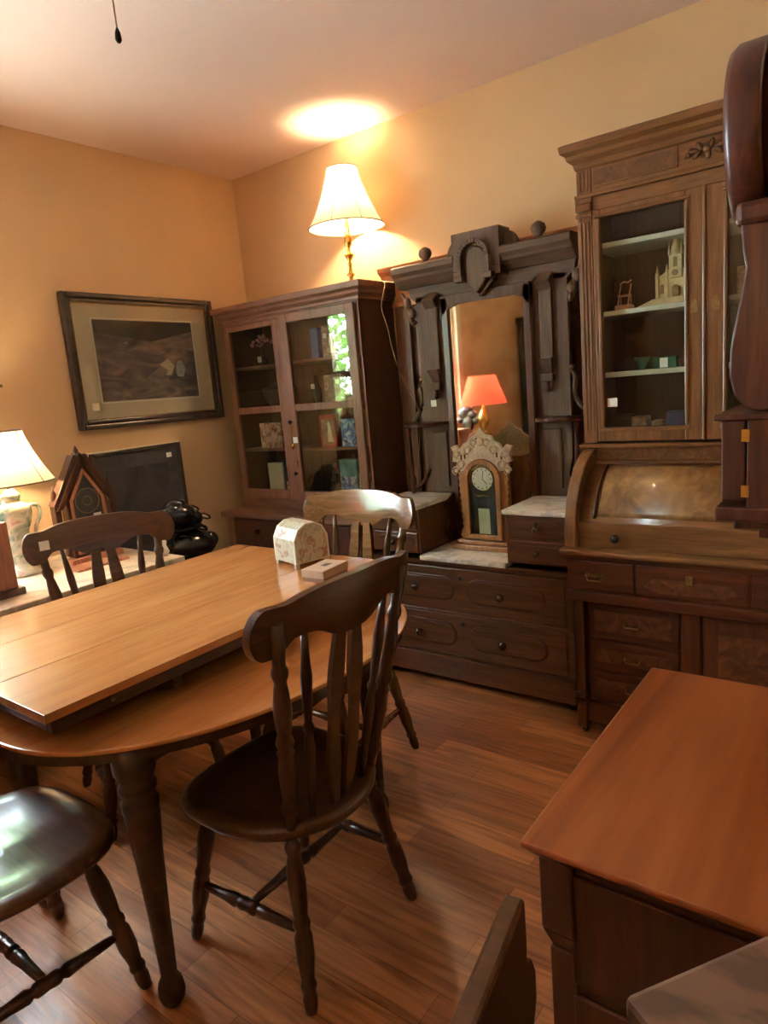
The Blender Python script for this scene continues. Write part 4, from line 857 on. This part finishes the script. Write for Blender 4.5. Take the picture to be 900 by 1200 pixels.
# S-curved trunk, profile in x (front) with scrolls, extruded in y
pr_ = [(WX, 1.72), (-.250, 1.74), (-.246, 1.69), (-.240, 1.66), (-.247, 1.62), (-.256, 1.57), (-.266, 1.51), (-.268, 1.46), (-.258, 1.42), (-.236, 1.395), (-.215, 1.388), (WX, 1.388)]
MB().prism(pr_, 'y', CYc-.125, CYc+.125).build('trunk', M['clock_mah'], wc, bevel=.004)
MB().box(FX+.045, WX, CYc-.155, CYc+.155, 1.20, 1.38).build('pendulum_box', M['clock_mah'], wc, bevel=.003)
dd = MB().box(FX, FX+.043, CYc-.155, CYc+.155, 1.215, 1.375).build('box_door', M['clock_mah'], wc, bevel=.003)
for z in (1.235, 1.345): MB().box(FX+.036, FX+.050, CYc-.158, CYc-.154, z-.012, z+.012).build('hinge', M['brass'], dd, bevel=0)
MB().box(FX-.012, WX, CYc-.165, CYc+.165, 1.375, 1.388).build('box_cornice', M['clock_mah'], wc)
MB().box(FX-.010, WX, CYc-.165, CYc+.165, 1.175, 1.203).box(FX+.02, WX, CYc-.14, CYc+.14, 1.155, 1.175).box(FX+.06, WX, CYc-.11, CYc+.11, 1.13, 1.155).build('base_moulding', M['clock_mah'], wc, bevel=.004)

# ------------------------------------------------------------------ left wall: pictures
pc = thing('framed_picture', 'dark framed landscape print with cream mat hanging on the left wall', 'picture', (XL+.02, 2.40, 1.76))
PY0, PY1, PZ0, PZ1 = 1.90, 2.87, 1.395, 2.110
xw = XL+.002
def frame_ring(mb, y0, y1, z0, z1, w_, xa, xb):
    mb.box(xa, xb, y0, y0+w_, z0, z1).box(xa, xb, y1-w_, y1, z0, z1).box(xa, xb, y0+w_, y1-w_, z0, z0+w_).box(xa, xb, y0+w_, y1-w_, z1-w_, z1); return mb
frame_ring(MB(), PY0, PY1, PZ0, PZ1, .028, xw, xw+.035).build('frame', M['frame'], pc, bevel=.008)
frame_ring(MB(), PY0+.028, PY1-.028, PZ0+.028, PZ1-.028, .022, xw, xw+.026).build('inner_frame', M['frame'], pc, bevel=.006)
frame_ring(MB(), PY0+.050, PY1-.050, PZ0+.050, PZ1-.050, .005, xw, xw+.022).build('fillet', M['brass_old'], pc, bevel=0)
MB().box(xw, xw+.012, PY0+.05, PY1-.05, PZ0+.05, PZ1-.05).build('mat_board', M['mat_board'], pc, bevel=0)
AY0, AY1, AZ0, AZ1 = PY0+.165, PY1-.165, PZ0+.145, PZ1-.135
frame_ring(MB(), AY0-.010, AY1+.010, AZ0-.010, AZ1+.010, .005, xw+.012, xw+.0135).build('mat_line', M['tag'], pc, bevel=0)
art = MB().box(xw+.012, xw+.013, AY0, AY1, AZ0, AZ1).build('art_print', M['landscape'], pc, bevel=0)
aw, ah = AY1-AY0, AZ1-AZ0
P_ = lambda u, v: (AY0+u*aw, AZ0+v*ah)
MB().prism([P_(0, 1), P_(0, .84), P_(.25, .80), P_(.55, .74), P_(.8, .80), P_(1, .86), P_(1, 1)], 'x', xw+.013, xw+.0133).build('dark_hills', M['sky_dark'], art, bevel=0)
MB().prism([P_(.55, .74), P_(1, .88), P_(1, .62), P_(.7, .66)], 'x', xw+.0133, xw+.0136).build('pale_slope', M['hillpaint'], art, bevel=0)
MB().prism([P_(.45, .28), P_(.62, .42), P_(.70, .40), P_(.68, .22), P_(.55, .2)], 'x', xw+.0133, xw+.0136).build('field_patch', M['hillpaint'], art, bevel=0)
MB().prism([P_(.60, .44), P_(.70, .52), P_(.76, .42), P_(.69, .36)], 'x', xw+.0137, xw+.0139).prism([P_(.70, .40), P_(.76, .42), P_(.72, .30), P_(.66, .30)], 'x', xw+.0137, xw+.0139).build('pale_roofs', M['mat_board'], art, bevel=0)
MB().prism([P_(.77, .36), P_(.80, .48), P_(.84, .50), P_(.88, .38), P_(.85, .27), P_(.78, .28)], 'x', xw+.0137, xw+.0139).prism([P_(.26, .72), P_(.30, .74), P_(.30, .70)], 'x', xw+.0137, xw+.0139).build('pale_tree', M['paletree'], art, bevel=0)
MB().box(xw+.028, xw+.030, PY0+.055, PY1-.055, PZ0+.055, PZ1-.055).build('glass_pane', M['glass'], pc, bevel=0)
o = MB().box(xw+.0305, xw+.0315, PY0+.085, PY0+.125, PZ0+.10, PZ0+.14).build('price_tag', M['cream'], pc, bevel=0)
pc.rotation_euler = (R(-.6), 0, 0)
nl = MB().tube([(XL, 1.50, 1.66), (XL+.03, 1.51, 1.655)], .004, 8).box(XL+.028, XL+.032, 1.49, 1.545, 1.648, 1.662)
single('wall_hook', nl, M['brass_old'], 'small bent metal hook on the left wall above the porcelain lamp', 'hook', (XL, 1.5, 1.66), bevel=0)
dp = thing('framed_picture', 'large dark framed print leaning on wall below the hanging landscape', 'picture', (XL+.06, 2.15, .786))
xq = XL+.012
frame_ring(MB(), 1.92, 2.50, .602, 1.275, .022, xq, xq+.025).build('frame', M['frame'], dp, bevel=.004)
frame_ring(MB(), 1.915, 2.505, .601, 1.280, .006, xq-.002, xq+.012).build('pale_edge', M['cream'], dp, bevel=0)
MB().box(xq, xq+.015, 1.94, 2.48, .62, 1.255).build('mat_board', M['darkpic'], dp, bevel=0)
MB().box(xq+.015, xq+.017, 2.0, 2.40, .72, 1.17).build('art_print', M['sky_dark'], dp, bevel=0)
MB().box(xq+.02, xq+.021, 2.395, 2.430, 1.195, 1.222).build('price_tag', M['tag'], dp, bevel=0)

# console table along the left wall
ct = thing('side_table', 'long side table with cream marble top against the left wall', 'table', (-3.05, 1.3, 0))
MB().box(-3.445, -2.69, .55, 1.90, .760, .785).build('marble_top', M['marble_cream'], ct, bevel=.005)
MB().box(-3.42, -2.71, .58, 1.87, .66, .760).build('apron', M['walnut'], ct)
for x in (-3.38, -2.75):
    for y in (.63, 1.82): MB().lathe([(.016, 0), (.022, .03), (.016, .06), (.024, .30), (.032, .5), (.026, .55), (.034, .58), (.034, .66)], (x, y, 0), 14).build('leg', M['walnut'], ct, bevel=0)
TZ = .7855
# porcelain lamp
ll = thing('table_lamp', 'lit painted porcelain urn lamp with cream bell shade on the side table', 'lamp', (-3.20, 1.385, TZ))
QX, QY = -3.20, 1.385
MB().lathe([(.075, 0), (.078, .012), (.06, .028), (.042, .05), (.038, .065), (.060, .09), (.072, .12), (.066, .15), (.050, .175), (.050, .20), (.066, .24), (.078, .29), (.075, .315), (.052, .335), (.036, .345), (.040, .36), (.045, .372), (.028, .385), (.016, .40)], (QX, QY, TZ), 28).build('urn_body', M['porcelain'], ll, bevel=0)
for s_ in (-1, 1): MB().tube(smooth([(QX, QY+s_*.072, TZ+.31), (QX, QY+s_*.115, TZ+.315), (QX, QY+s_*.120, TZ+.26), (QX, QY+s_*.090, TZ+.215), (QX, QY+s_*.085, TZ+.18), (QX, QY+s_*.066, TZ+.15)], 2), .010, 8).build('handle', M['porcelain'], ll, bevel=0)
MB().lathe([(.008, .40), (.008, .70), (.012, .705), (.012, .715), (.005, .72), (.004, .75), (.013, .765), (.006, .78), (.003, .83), (.009, .84), (.002, .86)], (QX, QY, TZ), 12).build('stem', M['brass_old'], ll, bevel=0)
q = MB(); pr = shade_part(q, (QX, QY, TZ), .195, .095, .425, .66, .3); shl = q.build('lamp_shade', M['shade'], ll, bevel=0)
q = MB()
for k in range(6):
    a = 2*PI*k/6+.4; q.tube([(QX+(r_+.001)*math.cos(a), QY+(r_+.001)*math.sin(a), TZ+z) for r_, z in pr], .0016, 5)
q.tube([(QX+.195*math.cos(2*PI*i/48), QY+.195*math.sin(2*PI*i/48), TZ+.425) for i in range(49)], .0035, 6).tube([(QX+.095*math.cos(2*PI*i/32), QY+.095*math.sin(2*PI*i/32), TZ+.66) for i in range(33)], .0035, 6)
q.build('shade_trim', M['trim_dark'], shl, bevel=0)
bulb('lamp_bulb', QX+.03, QY, TZ+.53, 13, (1, .72, .42), .03, ll)
# gothic gable clock
gk = thing('gothic_clock', 'dark gabled mantel clock shaped like a chapel on the side table', 'clock', (-3.12, 1.69, TZ))
GY = 1.685; gx = -3.10
MB().box(gx-.07, gx+.03, GY-.135, GY+.135, TZ, TZ+.03).build('base', M['gothic_trim'], gk, bevel=.005)
MB().prism([(GY-.10, TZ+.03), (GY+.10, TZ+.03), (GY+.10, 1.10), (GY, 1.265), (GY-.10, 1.10)], 'x', gx-.06, gx).build('case', M['gothic'], gk)
q = MB()
for s_ in (-1, 1):
    n = 11
    for k in range(n):
        u = k/n; y = GY+s_*(.145-.13*u); z = 1.07+.225*u
        q.prism([(y, z), (y+s_*.016, z+.010), (y+s_*.004, z+.030), (y-s_*.014, z+.026)], 'x', gx-.055, gx+.004)
    q.prism([(GY+s_*.150, 1.055), (GY+s_*.12, 1.06), (GY, 1.27), (GY, 1.315)], 'x', gx-.06, gx+.008)
q.build('crocketed_gable', M['gothic'], gk, bevel=.001)
MB().lathe([(.012, 0), (.006, .015), (.014, .03), (.003, .055)], (gx-.025, GY, 1.29), 8).build('finial', M['gothic'], gk, bevel=0)
for s_ in (-1, 1):
    q = MB().box(gx-.055, gx-.01, GY+s_*.14-.014, GY+s_*.14+.014, .93, 1.08); q.lathe([(.018, 0), (.010, .02), (.016, .035), (.002, .09)], (gx-.03, GY+s_*.14, 1.08), 8)
    q.prism([(GY+s_*.10, .82), (GY+s_*.125, .83), (GY+s_*.115, .87), (GY+s_*.15, .93), (GY+s_*.10, .93)], 'x', gx-.05, gx-.02); q.build('side_pinnacle', M['gothic'], gk, bevel=.002)
o_ = [(GY-.085, TZ+.045), (GY+.085, TZ+.045), (GY+.085, 1.095), (GY, 1.235), (GY-.085, 1.095)]; i_ = [(GY-.074, TZ+.056), (GY+.074, TZ+.056), (GY+.074, 1.09), (GY, 1.213), (GY-.074, 1.09)]
q = MB()
for k in range(5): q.prism([o_[k], o_[(k+1) % 5], i_[(k+1) % 5], i_[k]], 'x', gx, gx+.014)
dd = q.build('door_frame', M['gothic_trim'], gk, bevel=.001)
MB().prism(i_, 'x', gx, gx+.003).build('backplate', M['sky_dark'], dd, bevel=0)
MB().lathe([(.060, 0), (.060, .003)], (gx+.003, GY, 1.08), 28, (1, 0, 0)).build('dial', M['darkpic'], dd, bevel=0)
q = MB().tube([(gx+.007, GY+.060*math.cos(2*PI*i/28), 1.08+.060*math.sin(2*PI*i/28)) for i in range(29)], .002, 5).tube([(gx+.007, GY+.022*math.cos(2*PI*i/28), 1.08+.022*math.sin(2*PI*i/28)) for i in range(29)], .0015, 5)
for k in range(5): q.tube([(gx+.005, GY-.05+.025*k+.010*math.cos(t*.8), .94+.010*math.sin(t*.8)) for t in range(9)], .0015, 5)
q.build('gilt_tracery', M['brass_old'], dd, bevel=0)
MB().box(gx+.015, gx+.016, GY+.015, GY+.055, .985, 1.015).build('price_tag', M['tag'], gk, bevel=0)
# wooden tray edge in front of the gothic clock
single('wooden_tray', MB().box(-3.05, -2.93, 1.50, 1.76, TZ, TZ+.012), M['gothic_trim'], 'flat reddish wooden tray on the side table before the gabled clock', 'tray', (-3.0, 1.63, TZ))
# brown box clock at frame edge
bk = thing('mantel_clock', 'reddish brown box mantel clock on the side table at the left edge', 'clock', (-2.93, 1.12, TZ))
MB().box(-3.0, -2.86, 1.0, 1.205, TZ+.03, 1.09).build('case', M['gothic_trim'], bk, bevel=.004)
MB().box(-3.02, -2.84, .98, 1.225, TZ, TZ+.03).build('base', M['gothic'], bk, bevel=.006)
# small ornaments
q = MB().lathe([(.02, 0), (.03, .02), (.018, .05), (.022, .07), (.008, .085)], (-2.80, 1.86, TZ), 14); q.ball((-2.80, 1.86, TZ+.095), .014)
single('figurine', q, M['tag'], 'tiny white porcelain figurine at the far end of the side table', 'figurine', (-2.80, 1.86, TZ), bevel=0)
q = MB().ball((-2.86, 1.93, TZ+.035), .034).ball((-2.86, 1.90, TZ+.08), .022).ball((-2.87, 1.96, TZ+.06), .020).ball((-2.83, 1.92, TZ+.055), .018)
single('figurine', q, M['black'], 'small glossy black figurine beside the tiny white one', 'figurine', (-2.86, 1.93, TZ), bevel=0)
lc = thing('low_cabinet', 'low dark cabinet beyond the side table carrying the black urn', 'cabinet', (-3.2, 2.15, 0))
MB().box(-3.44, -2.92, 1.95, 2.36, .05, .575).build('case', M['walnut'], lc); MB().box(-3.45, -2.90, 1.93, 2.38, .575, .60).build('top', M['walnut_red'], lc)
MB().box(-2.92, -2.908, 1.98, 2.33, .09, .54).build('door', M['walnut'], lc); MB().box(-3.42, -2.95, 1.98, 2.33, 0, .05).build('plinth', M['walnut'], lc)
# black glossy rococo urn group
UZ = .601
ur = thing('black_urn', 'large glossy black rococo urn on low cabinet, below the dark picture', 'urn', (-3.05, 2.17, UZ))
ux, uy = -3.05, 2.17; UZ = .601
MB().lathe([(.11, 0), (.12, .03), (.09, .06), (.07, .08)], (ux, uy, UZ), 20).build('foot', M['black'], ur, bevel=0)
q = MB()
rr = random.Random(3)
for (dx, dy, dz_, r_, sc) in ((0, .03, .06, .085, (1, 1.25, .75)), (0, .01, .135, .05, (1, 1.6, .35)), (0, -.01, .19, .062, (1, 1.1, .75)), (0, -.04, .21, .04, (1, 1.2, .8)), (0, .055, .165, .035, (1, 1.2, 1)), (0, -.085, .15, .02, (1, 2.2, .5)), (.03, .10, .07, .035, (1, 1.1, 1)), (0, -.02, .235, .032, (1, 1.3, .6))):
    q.ball((ux+dx*1.3, uy+dy*1.3, UZ+.05+dz_*1.38), r_*1.35, sc, 18)
q.build('body', M['black'], ur, bevel=0)
q = MB()
for k in range(16):
    a = k*2.4; c_ = Vector((ux+.08*math.cos(a), uy+.02+.115*math.sin(a), UZ+.12+.0145*k)); q.tube([c_+Vector((.02*math.cos(t*.9), .028*math.cos(t*.9+1), .02*math.sin(t*.9))) for t in range(8)], .006, 6)
q.build('scrollwork', M['black'], ur, bevel=0)

# ------------------------------------------------------------------ oval dining table
tb = thing('dining_table', 'oval maple dining table with turned legs in the room centre', 'table', (-1.70, 1.33, 0))
TXc, TYc, TA, TB = -1.70, 1.345, .54, .755
pts = [(TXc+TA*math.copysign(abs(math.cos(t))**.93, math.cos(t)), TYc+(TB if math.sin(t) < 0 else .585)*math.copysign(abs(math.sin(t))**.93, math.sin(t))) for t in [2*PI*i/96 for i in range(96)]]
tp = MB().prism(pts, 'z', .735, .748).build('tabletop', M['table'], tb, bevel=.004)
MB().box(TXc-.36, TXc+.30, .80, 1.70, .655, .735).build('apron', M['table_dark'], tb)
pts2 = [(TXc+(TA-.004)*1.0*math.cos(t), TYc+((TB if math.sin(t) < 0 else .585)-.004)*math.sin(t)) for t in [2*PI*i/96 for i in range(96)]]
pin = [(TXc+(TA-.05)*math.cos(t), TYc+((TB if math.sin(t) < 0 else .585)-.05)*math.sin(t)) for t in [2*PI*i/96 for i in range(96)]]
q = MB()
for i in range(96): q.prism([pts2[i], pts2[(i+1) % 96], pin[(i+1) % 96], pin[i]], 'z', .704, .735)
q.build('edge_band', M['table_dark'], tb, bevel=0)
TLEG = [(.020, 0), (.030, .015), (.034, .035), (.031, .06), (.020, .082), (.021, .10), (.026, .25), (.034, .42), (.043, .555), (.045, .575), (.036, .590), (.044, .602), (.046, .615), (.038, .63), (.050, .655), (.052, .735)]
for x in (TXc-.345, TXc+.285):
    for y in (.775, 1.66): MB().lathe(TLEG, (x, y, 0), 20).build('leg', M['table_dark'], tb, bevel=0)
# raised board laid on the table
bd = thing('table_leaf_board', 'raised three-plank maple board lying on top of the oval table', 'board', (-1.89, 1.28, .749))
BX0, BX1, BY0, BY1 = -2.335, -1.452, .612, 1.925
pw = (BX1-BX0)/3
for k in range(3):
    MB().box(BX0+k*pw+.0016, BX0+(k+1)*pw-.0016, BY0, BY1, .838, .860).build('plank', M['table'], bd, bevel=.0008)
q = MB().box(BX1-.045, BX1-.020, BY0+.02, BY1-.02, .800, .838).box(BX0+.02, BX0+.045, BY0+.02, BY1-.02, .80, .838).box(BX0+.045, BX1-.045, BY0+.02, BY0+.045, .80, .838).box(BX0+.045, BX1-.045, BY1-.045, BY1-.02, .80, .838).build('rail', M['table_dark'], bd)
for y in (.95, 1.62):
    MB().prism([(BX0+.10, .800), (BX0+.16, .749), (BX1-.10, .749), (BX1-.02, .775), (BX1-.02, .80)], 'y', y, y+.03).build('support', M['table_dark'], bd)
for y in (.78, 1.36, 1.7): MB().ball((BX1-.018, y, .82), .006).build('screw_cap', M['brass_old'], bd, bevel=0)
# fabric box and small card box
fb = thing('domed_box', 'floral fabric covered box with faceted domed lid on the table', 'box', (-1.66, 1.80, .86))
def rotz(p, c, a): x, y = p[0]-c[0], p[1]-c[1]; return (c[0]+x*math.cos(a)-y*math.sin(a), c[1]+x*math.sin(a)+y*math.cos(a))
E_ = .8605
bw, bl, bh = .075, .0735, .163     # built square to its own axes, then turned
def fprism(y0, y1, prof): return MB().prism([(x, z) for x, z in prof], 'y', y0, y1)
dome = [(-bw, .016), (bw, .016), (bw, .105), (bw*.72, .145), (bw*.28, .163), (-bw*.28, .163), (-bw*.72, .145), (-bw, .105)]
fb.location = (0, 0, 0); ORG[fb.name] = Vector((0, 0, 0))
fprism(-bl, bl, dome).build('box_body', M['floral'], fb, bevel=.002)
for sx in (-1, 1):
    for sy in (-1, 1): MB().box(sx*bw-(.016 if sx > 0 else 0), sx*bw+(.016 if sx < 0 else 0), sy*bl-(.016 if sy > 0 else 0), sy*bl+(.016 if sy < 0 else 0), 0, .016).build('foot', M['floral'], fb, bevel=0)
for y0, y1 in ((-bl-.003, -bl+.003), (bl-.003, bl+.003)):
    q = MB(); o2 = dome; i2 = [(x*.93, .016+(z-.016)*.95+.002) for x, z in dome]
    for k in range(len(o2)): q.prism([o2[k], o2[(k+1) % 8], i2[(k+1) % 8], i2[k]], 'y', y0, y1)
    q.build('edge_braid', M['cream'], fb, bevel=0)
fb.location = (-1.804, 1.800, E_); fb.rotation_euler = (0, 0, R(-104.6))
cbx = thing('card_box', 'small tan cardboard box with dark label on the table beside floral box', 'box', (0, 0, 0))
MB().box(-.046, .046, -.070, .070, 0, .022).build('box_base', M['tan_side'], cbx, bevel=.001)
MB().box(-.048, .048, -.072, .072, .014, .042).build('box_lid', M['tan_card'], cbx, bevel=.002)
MB().box(-.010, .014, -.012, .024, .042, .0425).build('label', M['darkthing'], cbx, bevel=0)
cbx.location = (-1.575, 1.675, E_); cbx.rotation_euler = (0, 0, R(5))

# ------------------------------------------------------------------ the chairs
c1 = make_chair('dark oak dining chair in front, its back to us, at the table side', M['chair'], M['chair_leg'], False)
c2 = copy_tree(c1); c3 = copy_tree(c1)
place(c1, -1.315, 1.165, 90)
place(c2, -2.30, 1.34, -90-18)
c2['label'] = 'dark dining chair beyond the table near the side table, price tag on its back'
chair_tag(c2, .212, 1.008, -.2450)
place(c3, -1.745, .545, 0)
c3['label'] = 'dining chair at lower left, shiny seat lit by the window, back out of frame'
c5 = thing('side_chair', 'dark upright chair at the bottom edge, back rail seen end-on with white tag', 'chair', (0, 0, 0))
MB().prism([(0, 1.03), (0, .985), (-.004, .965), (.016, .95), (.026, .93), (.024, .90), (.006, .875), (-.08, .872), (-.15, .90), (-.25, .865), (-.35, .90), (-.42, .872), (-.50, .872), (-.52, .93), (-.49, .965), (-.49, 1.03), (-.25, 1.05)], 'x', -.010, .010).build('crest_rail', M['chair'], c5, bevel=.004)
for y in (-.06, -.43):
    MB().turned((-.03, y, 0), (-.014, y, .93), [(0, .014), (.2, .018), (.45, .022), (.5, .018), (.7, .02), (1, .014)]).build('rear_leg', M['chair_leg'], c5, bevel=0)
    MB().turned((-.40, y, 0), (-.38, y, .44), LEGP).build('leg', M['chair_leg'], c5, bevel=0)
    MB().turned((-.40, y, .2), (-.03, y, .2), STRP).build('stretcher', M['chair_leg'], c5, bevel=0)
MB().box(-.43, -.01, -.48, -.01, .44, .47).build('seat', M['chair'], c5, bevel=.012)
for y in (-.17, -.245, -.32): MB().turned((-.02, y, .46), (-.004, y, .90), SPINP, 12).build('spindle', M['chair_leg'], c5, bevel=0)
MB().box(-.0125, -.011, -.155, -.115, .985, 1.025).build('price_tag', M['tag'], c5, bevel=0)
c5.location = (-.262, .485, 0); c5.rotation_euler = (0, 0, R(11.6))
c4 = make_chair('golden oak dining chair with carved crest at the far table end', M['chair_light'], M['chair_light_leg'], True)
place(c4, -1.77, 1.86, 180)

# ------------------------------------------------------------------ right foreground: chest and marble stand
cs = thing('wooden_chest', 'cherry wood chest with moulded top edge in the right foreground', 'chest', (-.04, 1.09, 0))
KX0, KX1, KY0, KY1 = -.403, .33, .767, 1.425
q = MB().box(KX0, KX1, KY0, KY1, .838, .850).build('top', M['chest'], cs, bevel=.004)
MB().prism([(KY0+.004, .838), (KY0+.022, .818), (KY1-.01, .818), (KY1-.01, .838)], 'x', KX0+.006, KX1-.006).build('top_moulding', M['chest_body'], cs)
MB().box(KX0+.030, KX1-.03, KY0+.035, KY1-.02, .10, .818).build('body', M['chest_body'], cs)
MB().box(KX0+.06, KX1-.06, KY0+.028, KY0+.035, .62, .80).build('drawer', M['chest_body'], cs)
MB().box(KX0+.06, KX1-.06, KY0+.028, KY0+.035, .14, .60).build('door', M['chest_body'], cs)
for x in (KX0+.018, KX1-.068):
    for y in (KY0+.022, KY1-.07):
        q = MB().box(x, x+.05, y, y+.05, .70, .818); q.hull([(x+.012, y+.012, .665), (x+.05, y+.012, .665), (x+.05, y+.05, .665), (x+.012, y+.05, .665)], [(x, y, .70), (x+.05, y, .70), (x+.05, y+.05, .70), (x, y+.05, .70)]); q.box(x+.008, x+.05, y+.008, y+.05, 0, .665); q.build('corner_post', M['chest_body'], cs)
ms = thing('marble_stand', 'small stand with brown marble top at the bottom right corner', 'stand', (0, 0, 0))
MB().box(0, .25, -.36, 0, .975, 1.0).build('marble_top', M['marble_br'], ms, bevel=.006)
MB().box(.02, .23, -.34, -.02, .88, .975).build('apron', M['walnut'], ms)
for x in (.03, .19):
    for y in (-.33, -.06): MB().lathe([(.015, 0), (.022, .04), (.014, .08), (.020, .4), (.026, .80), (.022, .88)], (x+.015, y+.015, 0), 12).build('leg', M['walnut'], ms, bevel=0)
ms.location = (-.157, .463, 0); ms.rotation_euler = (0, 0, math.atan2(.165, .112)-0)
# ------------------------------------------------------------------ ceiling light with pull chain
cl = thing('ceiling_light', 'ceiling light with thin pull chain hanging into the top of view', 'lamp', (-1.13, .82, H))
LXc, LYc = -1.13, .815
MB().lathe([(.09, -.03), (.10, -.012), (.10, -.0005)], (LXc, LYc, H), 24).build('canopy', M['brass_old'], cl, bevel=0)
MB().lathe([(.012, -.10), (.012, -.03)], (LXc, LYc, H), 12).build('rod', M['brass_old'], cl, bevel=0)
MB().lathe([(.02, -.20), (.09, -.19), (.13, -.15), (.12, -.11), (.03, -.09)], (LXc, LYc, H), 28).build('glass_bowl', M['bulbglass'], cl, bevel=0)
q = MB().tube([(LXc, LYc, H-.20), (LXc+.001, LYc, 2.16)], .0016, 6); q.build('pull_chain', M['brass_old'], cl, bevel=0)
MB().lathe([(.002, .024), (.005, .016), (.006, .005), (.003, 0)], (LXc+.001, LYc, 2.135), 10).build('chain_knob', M['iron'], cl, bevel=0)


tl_ = thing('added_fill_lamp', 'added fill lamp with an upturned bowl, unseen behind the viewpoint', 'lamp', (-.55, -1.5, 0))  # unseen extra lamp, added to brighten the ceiling and room
MB().lathe([(.14, 0), (.14, .02), (.03, .04), (.015, .06), (.015, 1.62), (.03, 1.66)], (-.55, -1.5, 0), 20).build('pole', M['brass_old'], tl_, bevel=0)
MB().lathe([(.03, 1.66), (.12, 1.70), (.19, 1.78), (.22, 1.88)], (-.55, -1.5, 0), 32, None, False).build('lamp_shade', M['shade'], tl_, bevel=0)
bulb('lamp_bulb', -.55, -1.5, 1.84, 24, (1, .76, .52), .07, tl_)

# ------------------------------------------------------------------ what the mirror shows: far side of the room
rl = thing('table_lamp', 'lamp with bright red shade seen in the dresser mirror', 'lamp', (-2.98, .42, .95))
rx, ry = -3.08, .36
MB().lathe([(.07, .0), (.05, .02), (.02, .05), (.045, .12), (.05, .18), (.02, .25), (.010, .30)], (rx, ry, .95), 18).build('stem', M['brass'], rl, bevel=0)
q = MB(); shade_part(q, (rx, ry, .95), .22, .125, .30, .56, .05); q.build('lamp_shade', M['shade_red'], rl, bevel=0)
bulb('lamp_bulb', rx, ry, 1.38, 7, (1, .62, .35), .03, rl)
oc = MB(); 
for (dx, z, r_, sc) in ((0, .03, .07, (1, .7, .45)), (0, .13, .05, (1.2, .6, 1.5)), (.05, .22, .05, (1, .6, .8)), (-.05, .23, .05, (1, .6, .9)), (0, .27, .055, (1, .6, .7)), (.08, .16, .03, (1, .6, 1)), (-.08, .17, .03, (1, .6, 1))): oc.ball((-3.16+dx, .52, .95+z), r_, sc, 12)
single('carved_ornament', oc, M['darkthing'], 'dark carved ornament before the red lamp, seen in the dresser mirror', 'ornament', (-3.16, .52, .95), bevel=0)
st = thing('low_cabinet', 'dark low cabinet under the red lamp seen in the mirror', 'cabinet', (-3.0, .3, 0))
MB().box(-3.33, -2.80, .12, .60, 0, .92).build('case', M['walnut'], st)
MB().box(-3.36, -2.77, .10, .62, .92, .949).build('top', M['walnut_red'], st)
wr = thing('wardrobe', 'tall dark wardrobe by the left wall seen in the dresser mirror', 'wardrobe', (-3.1, -1.35, 0))
MB().box(-3.44, -2.95, -1.75, -1.20, 0, 2.05).build('case', M['darkpic'], wr)
MB().box(-3.45, -2.92, -1.78, -1.17, 2.05, 2.11).build('cornice', M['frame'], wr)
MB().box(-2.95, -2.935, -1.71, -1.24, .1, 1.98).build('door', M['frame'], wr)
cu = MB()
n = 40; pts = [(-3.0+.62*i/n, -1.98+.03*math.sin(i*1.1)) for i in range(n+1)]
cu.hull([(x, y-.012, .05) for x, y in pts]+[(x, y+.012, .05) for x, y in reversed(pts)], [(x, y-.012, 2.4) for x, y in pts]+[(x, y+.012, 2.4) for x, y in reversed(pts)])
single('curtain', cu, plain('pink_curtain', (.42, .2, .16), .8), 'dusty pink curtain panel near the wardrobe seen in the mirror', 'curtain', (-2.7, -1.98, .05), bevel=0)
ab = thing('arched_headboard', 'olive arched bed headboard seen low in the dresser mirror', 'headboard', (-2.6, -.6, 0))
pts = [(-3.05, .0), (-2.15, .0)]+[(-2.60+.45*math.cos(R(180*i/16)), .75+.38*math.sin(R(180*i/16))) for i in range(17)]
MB().prism(pts, 'y', -.64, -.60).build('panel', plain('olive_panel', (.12, .085, .035), .5), ab, bevel=.004)
MB().tube([(-2.60+.45*math.cos(R(180*i/24)), -.60, .75+.38*math.sin(R(180*i/24))) for i in range(25)], .022, 8).build('rim', M['oak'], ab, bevel=0)
